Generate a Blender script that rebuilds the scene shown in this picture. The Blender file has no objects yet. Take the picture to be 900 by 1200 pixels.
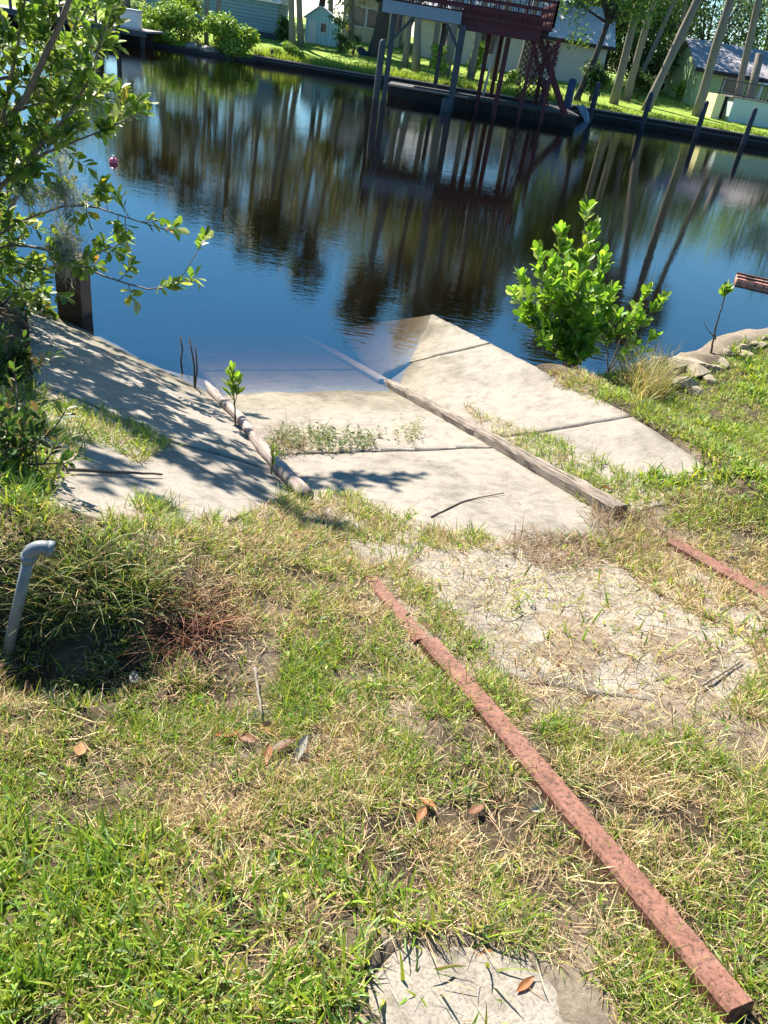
import bpy, bmesh, math, random
import numpy as np
from mathutils import Vector, Matrix

random.seed(7)
rng = np.random.default_rng(7)
S = bpy.context.scene
COL = S.collection
rad = math.radians

# ------------------------------------------------------------------ camera
H = 2.95                                   # eye above the water (water is z = 0)
PITCH, ROLL, FPX = rad(31.7), rad(9.5), 900.0
CAM = np.array([0.0, 0.0, H])
fw = np.array([0, math.cos(PITCH), -math.sin(PITCH)])
_u = np.array([0, math.sin(PITCH), math.cos(PITCH)])
_r = np.array([1.0, 0, 0])
rt = math.cos(ROLL) * _r + math.sin(ROLL) * _u
up = -math.sin(ROLL) * _r + math.cos(ROLL) * _u

cam_d = bpy.data.cameras.new("camera")
cam = bpy.data.objects.new("camera", cam_d)
COL.objects.link(cam)
M = Matrix(((rt[0], up[0], -fw[0], 0), (rt[1], up[1], -fw[1], 0), (rt[2], up[2], -fw[2], H), (0, 0, 0, 1)))
cam.matrix_world = M
cam_d.sensor_fit = 'VERTICAL'
cam_d.sensor_height = 24.0
cam_d.sensor_width = 18.0
cam_d.lens = 24.0 * FPX / 1200.0
cam_d.clip_start = 0.05
cam_d.clip_end = 3000
S.camera = cam


def ray(x, y):
    return fw + rt * (x - 450) / FPX - up * (y - 600) / FPX


def at(x, y, Y):                            # where the sight line of a survey pixel crosses the distance Y
    v = ray(x, y)
    return CAM + v * (Y / v[1])


def wz(x, y, z):
    v = ray(x, y)
    return CAM + v * ((z - H) / v[2])


def proj(Pn):
    d = np.asarray(Pn, float) - CAM
    z = d @ fw
    z = np.where(np.abs(z) < 1e-6, 1e-6, z)
    return 450 + FPX * (d @ rt) / z, 600 - FPX * (d @ up) / z, z


# ------------------------------------------------------------------ materials
def new_mat(name):
    m = bpy.data.materials.new(name)
    m.use_nodes = True
    nt = m.node_tree
    for n in list(nt.nodes):
        if n.type != 'OUTPUT_MATERIAL':
            nt.nodes.remove(n)
    return m, nt, nt.nodes['Material Output']


def N(nt, t, **kw):
    n = nt.nodes.new(t)
    for k, v in kw.items():
        if k in n.inputs:
            n.inputs[k].default_value = v
        else:
            setattr(n, k, v)
    return n


def ramp(nt, fac, stops):
    r = nt.nodes.new('ShaderNodeValToRGB')
    e = r.color_ramp.elements
    while len(e) < len(stops):
        e.new(0.5)
    for el, (p, c) in zip(e, stops):
        el.position = p
        el.color = (*c, 1) if len(c) == 3 else c
    nt.links.new(fac, r.inputs[0])
    return r.outputs[0]


def coords(nt, scale=(1, 1, 1), kind='Object'):
    tc = nt.nodes.new('ShaderNodeTexCoord')
    mp = nt.nodes.new('ShaderNodeMapping')
    mp.inputs['Scale'].default_value = scale
    nt.links.new(tc.outputs[kind], mp.inputs[0])
    return mp.outputs[0]


def noise(nt, vec, scale, detail=5, rough=0.6, dist=0.0):
    n = nt.nodes.new('ShaderNodeTexNoise')
    n.inputs['Scale'].default_value = scale
    n.inputs['Detail'].default_value = detail
    n.inputs['Roughness'].default_value = rough
    n.inputs['Distortion'].default_value = dist
    nt.links.new(vec, n.inputs['Vector'])
    return n.outputs['Fac']


def mix(nt, fac, a, b, mode='MIX'):
    n = nt.nodes.new('ShaderNodeMix')
    n.data_type = 'RGBA'
    n.blend_type = mode
    for sock, v in ((n.inputs['Factor'], fac), (n.inputs['A'], a), (n.inputs['B'], b)):
        pass
    ins = [s for s in n.inputs if s.enabled]
    for s, v in zip(ins, (fac, a, b)):
        if hasattr(v, 'is_output'):
            nt.links.new(v, s)
        else:
            s.default_value = v if not isinstance(v, tuple) else ((*v, 1) if len(v) == 3 else v)
    return [o for o in n.outputs if o.enabled][0]


def bump(nt, h, strength, dist=0.02):
    b = nt.nodes.new('ShaderNodeBump')
    b.inputs['Strength'].default_value = strength
    b.inputs['Distance'].default_value = dist
    nt.links.new(h, b.inputs['Height'])
    return b.outputs[0]


def principled(nt, out, color, rough=0.7, normal=None, spec=0.4, metallic=0.0):
    p = nt.nodes.new('ShaderNodeBsdfPrincipled')
    if hasattr(color, 'is_output'):
        nt.links.new(color, p.inputs['Base Color'])
    else:
        p.inputs['Base Color'].default_value = (*color, 1)
    if hasattr(rough, 'is_output'):
        nt.links.new(rough, p.inputs['Roughness'])
    else:
        p.inputs['Roughness'].default_value = rough
    p.inputs['Specular IOR Level'].default_value = spec
    p.inputs['Metallic'].default_value = metallic
    if normal is not None:
        nt.links.new(normal, p.inputs['Normal'])
    nt.links.new(p.outputs[0], out.inputs['Surface'])
    return p


def mat_plain(name, col, rough=0.7, var=0.25, scale=6.0, bmp=0.3, spec=0.3, stretch=(1, 1, 1), metallic=0.0, bd=0.02):
    m, nt, out = new_mat(name)
    v = coords(nt, stretch)
    f = noise(nt, v, scale, 6, 0.65)
    lo = tuple(c * (1 - var) for c in col)
    hi = tuple(min(1, c * (1 + var)) for c in col)
    c = ramp(nt, f, [(0.25, lo), (0.5, col), (0.78, hi)])
    b = bump(nt, noise(nt, v, scale * 5, 4), bmp, bd)
    principled(nt, out, c, rough, b, spec, metallic)
    return m


def mat_leaf(name, transl=0.45, rough=0.45, spec=0.5):
    m, nt, out = new_mat(name)
    a = N(nt, 'ShaderNodeAttribute', attribute_name='Col')
    p = nt.nodes.new('ShaderNodeBsdfPrincipled')
    nt.links.new(a.outputs['Color'], p.inputs['Base Color'])
    p.inputs['Roughness'].default_value = rough
    p.inputs['Specular IOR Level'].default_value = spec
    t = nt.nodes.new('ShaderNodeBsdfTranslucent')
    tint = mix(nt, 1.0, a.outputs['Color'], (1.15, 1.1, 0.55), 'MULTIPLY')
    nt.links.new(tint, t.inputs['Color'])
    mx = nt.nodes.new('ShaderNodeMixShader')
    mx.inputs[0].default_value = transl
    nt.links.new(p.outputs[0], mx.inputs[1])
    nt.links.new(t.outputs[0], mx.inputs[2])
    nt.links.new(mx.outputs[0], out.inputs['Surface'])
    return m


def mat_planks(name, col, step, axis, var=0.3, rough=0.75, gap=0.06, bmp=0.5):
    """boards laid along one axis: board tone and a dark joint line between boards"""
    m, nt, out = new_mat(name)
    v = coords(nt)
    sx = nt.nodes.new('ShaderNodeSeparateXYZ')
    nt.links.new(v, sx.inputs[0])
    d = N(nt, 'ShaderNodeMath', operation='DIVIDE'); d.inputs[1].default_value = step
    nt.links.new(sx.outputs[axis], d.inputs[0])
    fr = N(nt, 'ShaderNodeMath', operation='FRACT'); nt.links.new(d.outputs[0], fr.inputs[0])
    fl = N(nt, 'ShaderNodeMath', operation='FLOOR'); nt.links.new(d.outputs[0], fl.inputs[0])
    wn = N(nt, 'ShaderNodeTexWhiteNoise', noise_dimensions='1D'); nt.links.new(fl.outputs[0], wn.inputs['W'])
    n1 = noise(nt, v, 3.0, 6, 0.7)
    lo = tuple(c * (1 - var) for c in col); hi = tuple(min(1, c * (1 + var)) for c in col)
    tone = ramp(nt, wn.outputs['Value'], [(0.0, lo), (1.0, hi)])
    c = mix(nt, 0.35, tone, ramp(nt, n1, [(0.3, lo), (0.7, hi)]))
    lt = N(nt, 'ShaderNodeMath', operation='LESS_THAN'); lt.inputs[1].default_value = gap
    nt.links.new(fr.outputs[0], lt.inputs[0])
    c = mix(nt, lt.outputs[0], c, tuple(x * 0.25 for x in col))
    inv = N(nt, 'ShaderNodeMath', operation='SUBTRACT'); inv.inputs[0].default_value = 1.0
    nt.links.new(lt.outputs[0], inv.inputs[1])
    principled(nt, out, c, rough, bump(nt, inv.outputs[0], bmp, 0.02), 0.3)
    return m


def mat_concrete(name, base=(0.262, 0.232, 0.197), dark=(0.15, 0.134, 0.112)):
    m, nt, out = new_mat(name)
    v = coords(nt)
    f1 = noise(nt, v, 1.3, 6, 0.65, 0.4)
    f2 = noise(nt, v, 9.0, 8, 0.7)
    f3 = noise(nt, v, 120.0, 3, 0.6)
    c = ramp(nt, f1, [(0.3, dark), (0.48, base), (0.72, tuple(x * 1.12 for x in base))])
    c2 = ramp(nt, f2, [(0.3, (0.62, 0.60, 0.56)), (0.52, (1, 1, 1)), (0.8, (1.12, 1.08, 1.02))])
    c = mix(nt, 1.0, c, c2, 'MULTIPLY')
    c3 = ramp(nt, f3, [(0.36, (0.55, 0.53, 0.5)), (0.5, (1, 1, 1)), (0.7, (1.15, 1.13, 1.1))])
    c = mix(nt, 0.7, c, c3, 'MULTIPLY')
    # hairline cracks
    vo = nt.nodes.new('ShaderNodeTexVoronoi'); vo.feature = 'DISTANCE_TO_EDGE'
    vo.inputs['Scale'].default_value = 0.55
    wv = nt.nodes.new('ShaderNodeVectorMath'); wv.operation = 'ADD'
    nz = nt.nodes.new('ShaderNodeTexNoise'); nz.inputs['Scale'].default_value = 1.6; nz.inputs['Detail'].default_value = 6
    nt.links.new(v, nz.inputs['Vector'])
    sc = nt.nodes.new('ShaderNodeVectorMath'); sc.operation = 'SCALE'; sc.inputs['Scale'].default_value = 0.9
    nt.links.new(nz.outputs['Color'], sc.inputs[0])
    nt.links.new(v, wv.inputs[0]); nt.links.new(sc.outputs[0], wv.inputs[1])
    nt.links.new(wv.outputs[0], vo.inputs['Vector'])
    ck = ramp(nt, vo.outputs['Distance'], [(0.0, (0.35, 0.32, 0.28)), (0.006, (1, 1, 1))])
    c = mix(nt, 0.3, c, ck, 'MULTIPLY')
    ps_ = nt.nodes.new('ShaderNodeNewGeometry'); sz = nt.nodes.new('ShaderNodeSeparateXYZ'); nt.links.new(ps_.outputs['Position'], sz.inputs[0])
    zn_ = N(nt, 'ShaderNodeMath', operation='MULTIPLY_ADD'); nt.links.new(f1, zn_.inputs[0]); zn_.inputs[1].default_value = .30; nt.links.new(sz.outputs[2], zn_.inputs[2])
    tide = ramp(nt, zn_.outputs[0], [(0.155, (.52, .49, .41)), (0.20, (.85, .84, .74)), (0.42, (1, 1, 1))])
    c = mix(nt, 1.0, c, tide, 'MULTIPLY')
    hsum = N(nt, 'ShaderNodeMath', operation='ADD'); nt.links.new(f2, hsum.inputs[0]); nt.links.new(f3, hsum.inputs[1])
    principled(nt, out, c, 0.85, bump(nt, hsum.outputs[0], 0.35, 0.01), 0.25)
    return m


def mat_wood(name, col, dark, stretch=(0.6, 9, 9), rough=0.8):
    """weathered wood, grain along local X"""
    m, nt, out = new_mat(name)
    v = coords(nt, stretch)
    f = noise(nt, v, 4.0, 8, 0.7, 0.3)
    g = noise(nt, coords(nt, (1, 1, 1)), 2.5, 4, 0.6)
    c = ramp(nt, f, [(0.3, dark), (0.5, col), (0.75, tuple(min(1, x * 1.25) for x in col))])
    c = mix(nt, 1.0, c, ramp(nt, g, [(0.3, (0.7, 0.68, 0.66)), (0.6, (1, 1, 1))]), 'MULTIPLY')
    principled(nt, out, c, rough, bump(nt, f, 0.9, 0.02), 0.25)
    return m


def mat_rust(name):
    m, nt, out = new_mat(name)
    v = coords(nt)
    f = noise(nt, v, 14.0, 8, 0.7)
    g = noise(nt, v, 70.0, 3, 0.75)
    c = ramp(nt, f, [(0.28, (0.10, 0.042, 0.027)), (0.5, (0.178, 0.080, 0.053)), (0.75, (0.235, 0.122, 0.088))])
    c = mix(nt, 0.8, c, ramp(nt, g, [(0.36, (0.22, 0.16, 0.15)), (0.47, (0.95, 0.95, 0.95)), (0.68, (1.35, 1.28, 1.22))]), 'MULTIPLY')
    principled(nt, out, c, 0.72, bump(nt, g, 0.5, 0.006), 0.35)
    return m


MAT = {}
MAT['grass'] = mat_leaf('grass_blades', 0.5, 0.45, 0.45)
MAT['straw'] = mat_leaf('dry_straw', 0.25, 0.6, 0.3)
MAT['leaf'] = mat_leaf('mangrove_leaf', 0.52, 0.42, 0.4)
MAT['farleaf'] = mat_leaf('tree_leaf', 0.35, 0.5, 0.35)
MAT['deadleaf'] = mat_leaf('dead_leaf', 0.25, 0.55, 0.35)
MAT['moss'] = mat_leaf('moss_strands', 0.3, 0.8, 0.1)
MAT['bark'] = mat_plain('bark', (0.11, 0.085, 0.065), 0.85, 0.4, 14, 0.6)
MAT['twig'] = mat_plain('twig_bark', (0.20, 0.165, 0.13), 0.8, 0.35, 30, 0.4)
MAT['palmbark'] = mat_plain('palm_bark', (0.235, 0.205, 0.175), 0.85, 0.3, 5, 0.8, stretch=(1, 1, 4), bd=0.05)
MAT['oakbark'] = mat_plain('oak_bark', (0.075, 0.065, 0.055), 0.9, 0.4, 6, 0.9, stretch=(2, 2, 0.6), bd=0.06)
MAT['concrete'] = mat_concrete('ramp_concrete')
MAT['rubble'] = mat_concrete('rubble_concrete', (0.34, 0.29, 0.21), (0.2, 0.165, 0.12))
MAT['rust'] = mat_rust('rusty_steel')
MAT['log'] = mat_wood('weathered_log', (0.36, 0.295, 0.265), (0.16, 0.12, 0.105))
MAT['timber'] = mat_wood('weathered_timber', (0.30, 0.245, 0.20), (0.085, 0.062, 0.05), (0.5, 14, 14))
MAT['pvc'] = mat_plain('grey_pvc', (0.16, 0.18, 0.19), 0.5, 0.35, 22, 0.05, 0.5)
MAT['piling'] = mat_plain('piling_wood', (0.035, 0.042, 0.06), 0.75, 0.35, 5, 0.5, stretch=(2, 2, 0.5))
MAT['bluepiling'] = mat_plain('blue_piling', (0.022, 0.045, 0.10), 0.6, 0.3, 5, 0.3)
MAT['brownpost'] = mat_plain('brown_post', (0.075, 0.042, 0.03), 0.7, 0.3, 8, 0.4, stretch=(3, 3, 0.5))
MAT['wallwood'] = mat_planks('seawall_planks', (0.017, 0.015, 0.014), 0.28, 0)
MAT['capwood'] = mat_plain('cap_board', (0.24, 0.20, 0.18), 0.8, 0.25, 4, 0.3)
MAT['redwood'] = mat_plain('dark_red_paint', (0.06, 0.011, 0.016), 0.6, 0.25, 4, 0.2)
MAT['greyfascia'] = mat_plain('grey_fascia_paint', (0.17, 0.235, 0.28), 0.6, 0.15, 4, 0.2)
MAT['dockgrey'] = mat_plain('grey_timber', (0.045, 0.055, 0.065), 0.75, 0.3, 5, 0.3)
MAT['deck'] = mat_planks('deck_boards', (0.33, 0.30, 0.27), 0.14, 0)
MAT['dockdeck'] = mat_planks('dark_deck_boards', (0.06, 0.055, 0.05), 0.14, 0)
MAT['white'] = mat_plain('white_paint', (0.62, 0.62, 0.60), 0.5, 0.06, 3, 0.05)
MAT['siding'] = mat_planks('blue_siding', (0.17, 0.27, 0.33), 0.24, 2, 0.08, 0.55, 0.1, 0.6)
MAT['skirt'] = mat_planks('dark_skirting', (0.05, 0.065, 0.085), 0.4, 0, 0.2)
MAT['shedblue'] = mat_planks('pale_blue_boards', (0.38, 0.60, 0.62), 0.3, 0, 0.08, 0.6, 0.06, 0.5)
MAT['shedroof'] = mat_plain('pale_roof', (0.50, 0.53, 0.55), 0.85, 0.1, 3, 0.1)
MAT['cream'] = mat_plain('cream_stucco', (0.50, 0.42, 0.28), 0.85, 0.08, 3, 0.2)
MAT['whitewall'] = mat_plain('pale_stucco', (0.48, 0.47, 0.44), 0.85, 0.08, 3, 0.2)
MAT['greenwall'] = mat_plain('pale_green_stucco', (0.42, 0.50, 0.25), 0.85, 0.07, 3, 0.2)
MAT['palewall'] = mat_plain('pale_blue_stucco', (0.44, 0.53, 0.52), 0.85, 0.06, 3, 0.2)
MAT['yellow'] = mat_plain('pale_yellow_paint', (0.72, 0.64, 0.36), 0.8, 0.06, 3, 0.1)
MAT['shingle'] = mat_planks('grey_shingles', (0.33, 0.31, 0.33), 0.3, 1, 0.15, 0.9, 0.1, 0.5)
MAT['brick'] = mat_planks('brown_brick', (0.22, 0.10, 0.065), 0.18, 2, 0.2, 0.85, 0.12, 0.4)
MAT['glass'] = mat_plain('window_glass', (0.03, 0.04, 0.05), 0.12, 0.2, 2, 0.0, 0.6)
MAT['dark'] = mat_plain('dark_timber', (0.035, 0.033, 0.035), 0.8, 0.3, 4, 0.3)
MAT['pink'] = mat_plain('pink_plastic', (0.62, 0.10, 0.16), 0.45, 0.15, 8, 0.05, 0.5)
MAT['redplank'] = mat_planks('weathered_red_planks', (0.52, 0.24, 0.17), 0.13, 0, 0.35, 0.75, 0.09, 0.6)
MAT['rope'] = mat_plain('red_rope', (0.28, 0.12, 0.09), 0.8, 0.3, 20, 0.3)
MAT['tarp'] = mat_plain('pale_tarp', (0.20, 0.25, 0.32), 0.6, 0.2, 5, 0.4)
MAT['stone'] = mat_plain('shore_stone', (0.28, 0.26, 0.24), 0.85, 0.35, 3, 0.6)
MAT['tyre'] = mat_plain('black_rubber', (0.02, 0.02, 0.02), 0.8, 0.2, 10, 0.2)
MAT['steelgrey'] = mat_plain('grey_metal', (0.42, 0.44, 0.46), 0.45, 0.15, 8, 0.1, 0.5)


# ------------------------------------------------------------------ mesh helpers
def link_obj(name, me, mat, parent=None, loc=None):
    o = bpy.data.objects.new(name, me)
    COL.objects.link(o)
    if mat is not None:
        me.materials.append(MAT[mat] if isinstance(mat, str) else mat)
    if parent is not None:
        o.parent = parent
    if loc is not None:
        o.location = loc
    return o


def root_loc(p):
    v = np.zeros(3)
    while p is not None:
        v += np.array(p.location)
        p = p.parent
    return v


def np_mesh(name, V, F, mat, C=None, parent=None, origin=None, smooth=True):
    V = np.asarray(V, float)
    F = np.asarray(F, np.int32)
    if parent is not None:
        off = root_loc(parent); loc = None
    else:
        off = np.zeros(3) if origin is None else np.asarray(origin, float); loc = off
    me = bpy.data.meshes.new(name)
    k = F.shape[1]
    me.vertices.add(len(V)); me.loops.add(F.size); me.polygons.add(len(F))
    me.vertices.foreach_set('co', (V - off).astype(np.float32).ravel())
    me.loops.foreach_set('vertex_index', F.ravel())
    me.polygons.foreach_set('loop_start', np.arange(0, F.size, k, dtype=np.int32))
    me.polygons.foreach_set('loop_total', np.full(len(F), k, dtype=np.int32))
    me.polygons.foreach_set('use_smooth', np.full(len(F), smooth, dtype=bool))
    me.update(calc_edges=True)
    if C is not None:
        a = me.color_attributes.new('Col', 'FLOAT_COLOR', 'POINT')
        a.data.foreach_set('color', np.concatenate([C, np.ones((len(C), 1))], 1).astype(np.float32).ravel())
    me.validate()
    return link_obj(name, me, mat, parent, None if parent is not None else loc)


class MB:
    def __init__(self):
        self.v = []; self.f = []; self.smooth = []

    def add(self, vs, fs, smooth=False):
        b = len(self.v)
        self.v += [tuple(map(float, p)) for p in vs]
        self.f += [tuple(b + i for i in q) for q in fs]
        self.smooth += [smooth] * len(fs)

    def box(self, lo, hi):
        x0, y0, z0 = lo; x1, y1, z1 = hi
        self.add([(x0, y0, z0), (x1, y0, z0), (x1, y1, z0), (x0, y1, z0), (x0, y0, z1), (x1, y0, z1), (x1, y1, z1), (x0, y1, z1)],
                 [(0, 3, 2, 1), (4, 5, 6, 7), (0, 1, 5, 4), (1, 2, 6, 5), (2, 3, 7, 6), (3, 0, 4, 7)])

    def bar(self, a, b, w, h=None, upv=(0, 0, 1)):
        a = Vector(a); b = Vector(b); h = w if h is None else h
        d = (b - a).normalized(); u = Vector(upv)
        if abs(d.dot(u)) > 0.95:
            u = Vector((0, 1, 0))
        s = d.cross(u).normalized(); t = s.cross(d).normalized()
        vs = []
        for p in (a, b):
            for i, j in ((-1, -1), (1, -1), (1, 1), (-1, 1)):
                vs.append(p + s * (i * w / 2) + t * (j * h / 2))
        self.add(vs, [(0, 1, 2, 3), (7, 6, 5, 4), (0, 4, 5, 1), (1, 5, 6, 2), (2, 6, 7, 3), (3, 7, 4, 0)])

    def tube(self, pts, radii, n=8, cap=True, wob=0.0):
        pts = [Vector(p) for p in pts]
        if not hasattr(radii, '__len__'):
            radii = [radii] * len(pts)
        vs = []; fs = []
        ref = None
        for i, p in enumerate(pts):
            d = (pts[min(i + 1, len(pts) - 1)] - pts[max(i - 1, 0)]).normalized()
            if ref is None:
                ref = Vector((0, 0, 1)) if abs(d.z) < 0.9 else Vector((1, 0, 0))
            s = d.cross(ref).normalized(); t = s.cross(d).normalized(); ref = t
            for k in range(n):
                a = 2 * math.pi * k / n
                r = radii[i] * (1 + wob * (random.random() - 0.5))
                vs.append(p + s * (math.cos(a) * r) + t * (math.sin(a) * r))
        for i in range(len(pts) - 1):
            for k in range(n):
                k2 = (k + 1) % n
                fs.append((i * n + k, i * n + k2, (i + 1) * n + k2, (i + 1) * n + k))
        if cap:
            fs.append(tuple(range(n - 1, -1, -1)))
            b = (len(pts) - 1) * n
            fs.append(tuple(b + k for k in range(n)))
        self.add(vs, fs, True)

    def prism(self, poly, z0, z1):
        n = len(poly)
        vs = [(p[0], p[1], z0 if not callable(z0) else z0(p)) for p in poly] + [(p[0], p[1], z1 if not callable(z1) else z1(p)) for p in poly]
        fs = [tuple(range(n - 1, -1, -1)), tuple(range(n, 2 * n))] + [(i, (i + 1) % n, n + (i + 1) % n, n + i) for i in range(n)]
        self.add(vs, fs)

    def build(self, name, mat, parent=None, origin=None, bevel=0.0, rot=None):
        me = bpy.data.meshes.new(name)
        V = np.array(self.v)
        if parent is not None:
            off = root_loc(parent)
        elif origin is not None:
            off = np.asarray(origin, float)
        else:
            off = np.array([(V[:, 0].min() + V[:, 0].max()) / 2, (V[:, 1].min() + V[:, 1].max()) / 2, V[:, 2].min()])
        if rot is None:
            V = V - off
        me.from_pydata([tuple(p) for p in V], [], self.f)
        me.polygons.foreach_set('use_smooth', self.smooth)
        if bevel > 0:
            bm = bmesh.new(); bm.from_mesh(me)
            bmesh.ops.bevel(bm, geom=list(bm.edges), offset=bevel, segments=2, affect='EDGES', profile=0.6)
            bm.to_mesh(me); bm.free()
        me.update()
        o = link_obj(name, me, mat, parent, None if parent is not None else off)
        if rot is not None:
            o.rotation_euler = rot
        return o


def tag(o, label=None, cat=None, group=None, kind=None):
    if label: o['label'] = label
    if cat: o['category'] = cat
    if group: o['group'] = group
    if kind: o['kind'] = kind
    return o


def thing(name, label, cat, loc, group=None):
    o = bpy.data.objects.new(name, None)
    COL.objects.link(o)
    o.location = tuple(map(float, loc))
    o.empty_display_size = 0.2
    return tag(o, label, cat, group)


def vnoise(x, y, scale, seed=0):
    r = np.random.default_rng(seed).random((64, 64))
    x = x * scale; y = y * scale
    xi = np.floor(x).astype(int); yi = np.floor(y).astype(int)
    fx = x - xi; fy = y - yi
    fx = fx * fx * (3 - 2 * fx); fy = fy * fy * (3 - 2 * fy)
    g = lambda i, j: r[i % 64, j % 64]
    return (g(xi, yi) * (1 - fx) + g(xi + 1, yi) * fx) * (1 - fy) + (g(xi, yi + 1) * (1 - fx) + g(xi + 1, yi + 1) * fx) * fy


def fbm(x, y, scale, seed=0, o=3):
    s = 0; a = 1; t = 0
    for i in range(o):
        s = s + a * vnoise(x, y, scale * 2 ** i, seed + i); t += a; a *= 0.5
    return s / t


def in_poly(x, y, poly):
    x = np.asarray(x); y = np.asarray(y)
    r = np.zeros(x.shape, bool)
    n = len(poly)
    for i in range(n):
        x0, y0 = poly[i]; x1, y1 = poly[(i + 1) % n]
        c = ((y0 > y) != (y1 > y))
        with np.errstate(divide='ignore', invalid='ignore'):
            xx = (x1 - x0) * (y - y0) / (y1 - y0 + 1e-12) + x0
        r ^= c & (x < xx)
    return r


def edge_dist(x, y, poly):
    d = np.full(np.shape(x), 1e9)
    n = len(poly)
    for i in range(n):
        a = np.array(poly[i]); b = np.array(poly[(i + 1) % n]); e = b - a
        t = np.clip(((x - a[0]) * e[0] + (y - a[1]) * e[1]) / (e @ e + 1e-12), 0, 1)
        d = np.minimum(d, np.hypot(x - a[0] - t * e[0], y - a[1] - t * e[1]))
    return d


def poly_dist(x, y, poly):
    d = np.full(np.shape(x), 1e9)
    n = len(poly)
    for i in range(n):
        a = np.array(poly[i]); b = np.array(poly[(i + 1) % n]); e = b - a
        t = np.clip(((x - a[0]) * e[0] + (y - a[1]) * e[1]) / (e @ e + 1e-12), 0, 1)
        d = np.minimum(d, np.hypot(x - a[0] - t * e[0], y - a[1] - t * e[1]))
    return np.where(in_poly(x, y, poly), 0.0, d)


# ------------------------------------------------------------------ terrain
DR = np.array([-0.43297, 0.90141])          # direction the slipway runs, down to the water
DN = np.array([0.90141, 0.43297])           # across it, to the right
SL = 0.21166
Z0 = H - 1.6


def plane0(x, y):
    return Z0 - SL * (DR[0] * x + DR[1] * y)


def on0(px, py):
    v = ray(px, py)
    n = np.array([SL * DR[0], SL * DR[1], 1.0])
    t = (Z0 - n @ CAM) / (n @ v)
    return CAM + t * v


def plane3(a, b, c):
    n = np.cross(b - a, c - a)
    n = n / n[2]
    d = n @ a
    return n, d


LL0, LL1 = on0(350, 578), on0(240, 450)     # left log line
RR0, RR1 = on0(715, 600), on0(450, 450)     # right log line
PLn, PLd = plane3(LL0, LL1, wz(45, 362, 0.0))
PRn, PRd = plane3(RR0, RR1, wz(507, 370, 0.0))


def planeL(x, y): return PLd - PLn[0] * x - PLn[1] * y
def planeR(x, y): return PRd - PRn[0] * x - PRn[1] * y


def onp(px, py, n, d):
    v = ray(px, py)
    t = (d - n @ CAM) / (n @ v)
    return CAM + t * v


def along(p, k):                            # move a point down the slip by k metres on the flat plan
    q = np.array(p[:2]) + DR * k
    return q


aL = LL0[:2] @ DN                            # across-coordinates of the two rails
aR = RR0[:2] @ DN


def SA(s, a):
    return DR * s + DN * a


# slabs, as plan polygons with the plane they lie on
s_of = lambda p: float(np.asarray(p)[:2] @ DR)
sJ1 = s_of(on0(400, 434)); sJ2 = s_of(on0(430, 527)); s_top = s_of(on0(640, 945))
SLABS = []


def slab_poly(pts): return [tuple(map(float, p[:2])) for p in pts]


g = 0.012
centre = [
    ('lower', [SA(10.2, aL + .05), SA(10.2, aR - .02), SA(sJ1 + g, aR - .02), SA(sJ1 + g, aL + .05)]),
    ('middle', [SA(sJ1 - g, aL + .05), SA(sJ1 - g, aR - .02), SA(sJ2 + g - .12, aR - .02), SA(sJ2 + g, aL + .05)]),
    ('upper', [SA(sJ2 - g, aL + .05), SA(sJ2 - g - .12, aR - .02), SA(s_top, aR - .06), SA(s_top - .1, aL + 1.2), SA(s_top + .35, aL + .6), SA(s_top + .7, aL + .09)]),
]
P_L = lambda x, y: onp(x, y, PLn, PLd)
P_R = lambda x, y: onp(x, y, PRn, PRd)
left_up = slab_poly([P_L(30, 352), P_L(128, 400), P_L(190, 432), P_L(246, 447), P_L(331, 554), P_L(204.6, 519), P_L(117.5, 480.2), P_L(40, 447)])
left_lo = slab_poly([P_L(40, 448), P_L(117.4, 481.2), P_L(204.4, 520), P_L(331.5, 555.2), P_L(352, 580), P_L(300, 630), P_L(180, 640), P_L(60, 600), P_L(20, 540)])
rt_far = slab_poly([P_R(398, 385), P_R(455, 376), P_R(508, 369), P_R(575, 402.7), P_R(483, 424.4), P_R(440, 442)])
rt_mid = slab_poly([P_R(576, 403.2), P_R(742, 487.9), P_R(627, 508.1), P_R(567, 515), P_R(452, 449), P_R(483.4, 425)])
rt_near = slab_poly([P_R(742.8, 488.4), P_R(838, 553), P_R(842, 572), P_R(738, 604), P_R(716, 598), P_R(568, 515.8), P_R(628, 508.8)])
near_pad = slab_poly([on0(425, 1150), on0(470, 1102), on0(610, 1108), on0(705, 1160), on0(700, 1260), on0(420, 1260)])
for nm, p in centre:
    SLABS.append((slab_poly(p), plane0, nm))
SLABS += [(left_up, planeL, 'lu'), (left_lo, planeL, 'll'), (rt_far, planeR, 'rf'), (rt_mid, planeR, 'rm'), (rt_near, planeR, 'rn'),
          (near_pad, lambda x, y: plane0(x, y) + 0.005, 'pad')]
# plan outlines of the whole wings (used to keep the soil below the concrete)
wingL = slab_poly([P_L(30, 352), P_L(128, 400), P_L(246, 447), P_L(352, 580), P_L(300, 620), P_L(180, 628), P_L(60, 590), P_L(20, 540)])
wingR = slab_poly([P_R(396, 386), P_R(455, 376.5), P_R(508.5, 369), P_R(744, 488), P_R(838, 553), P_R(842, 572), P_R(738, 604), P_R(716, 598), P_R(452, 449)])
wingC = slab_poly([SA(10.2, aL - .05), SA(10.2, aR + .02), SA(s_top, aR), SA(s_top - .1, aL + 1.2), SA(s_top + .35, aL + .6), SA(s_top + .7, aL + .05)])

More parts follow.
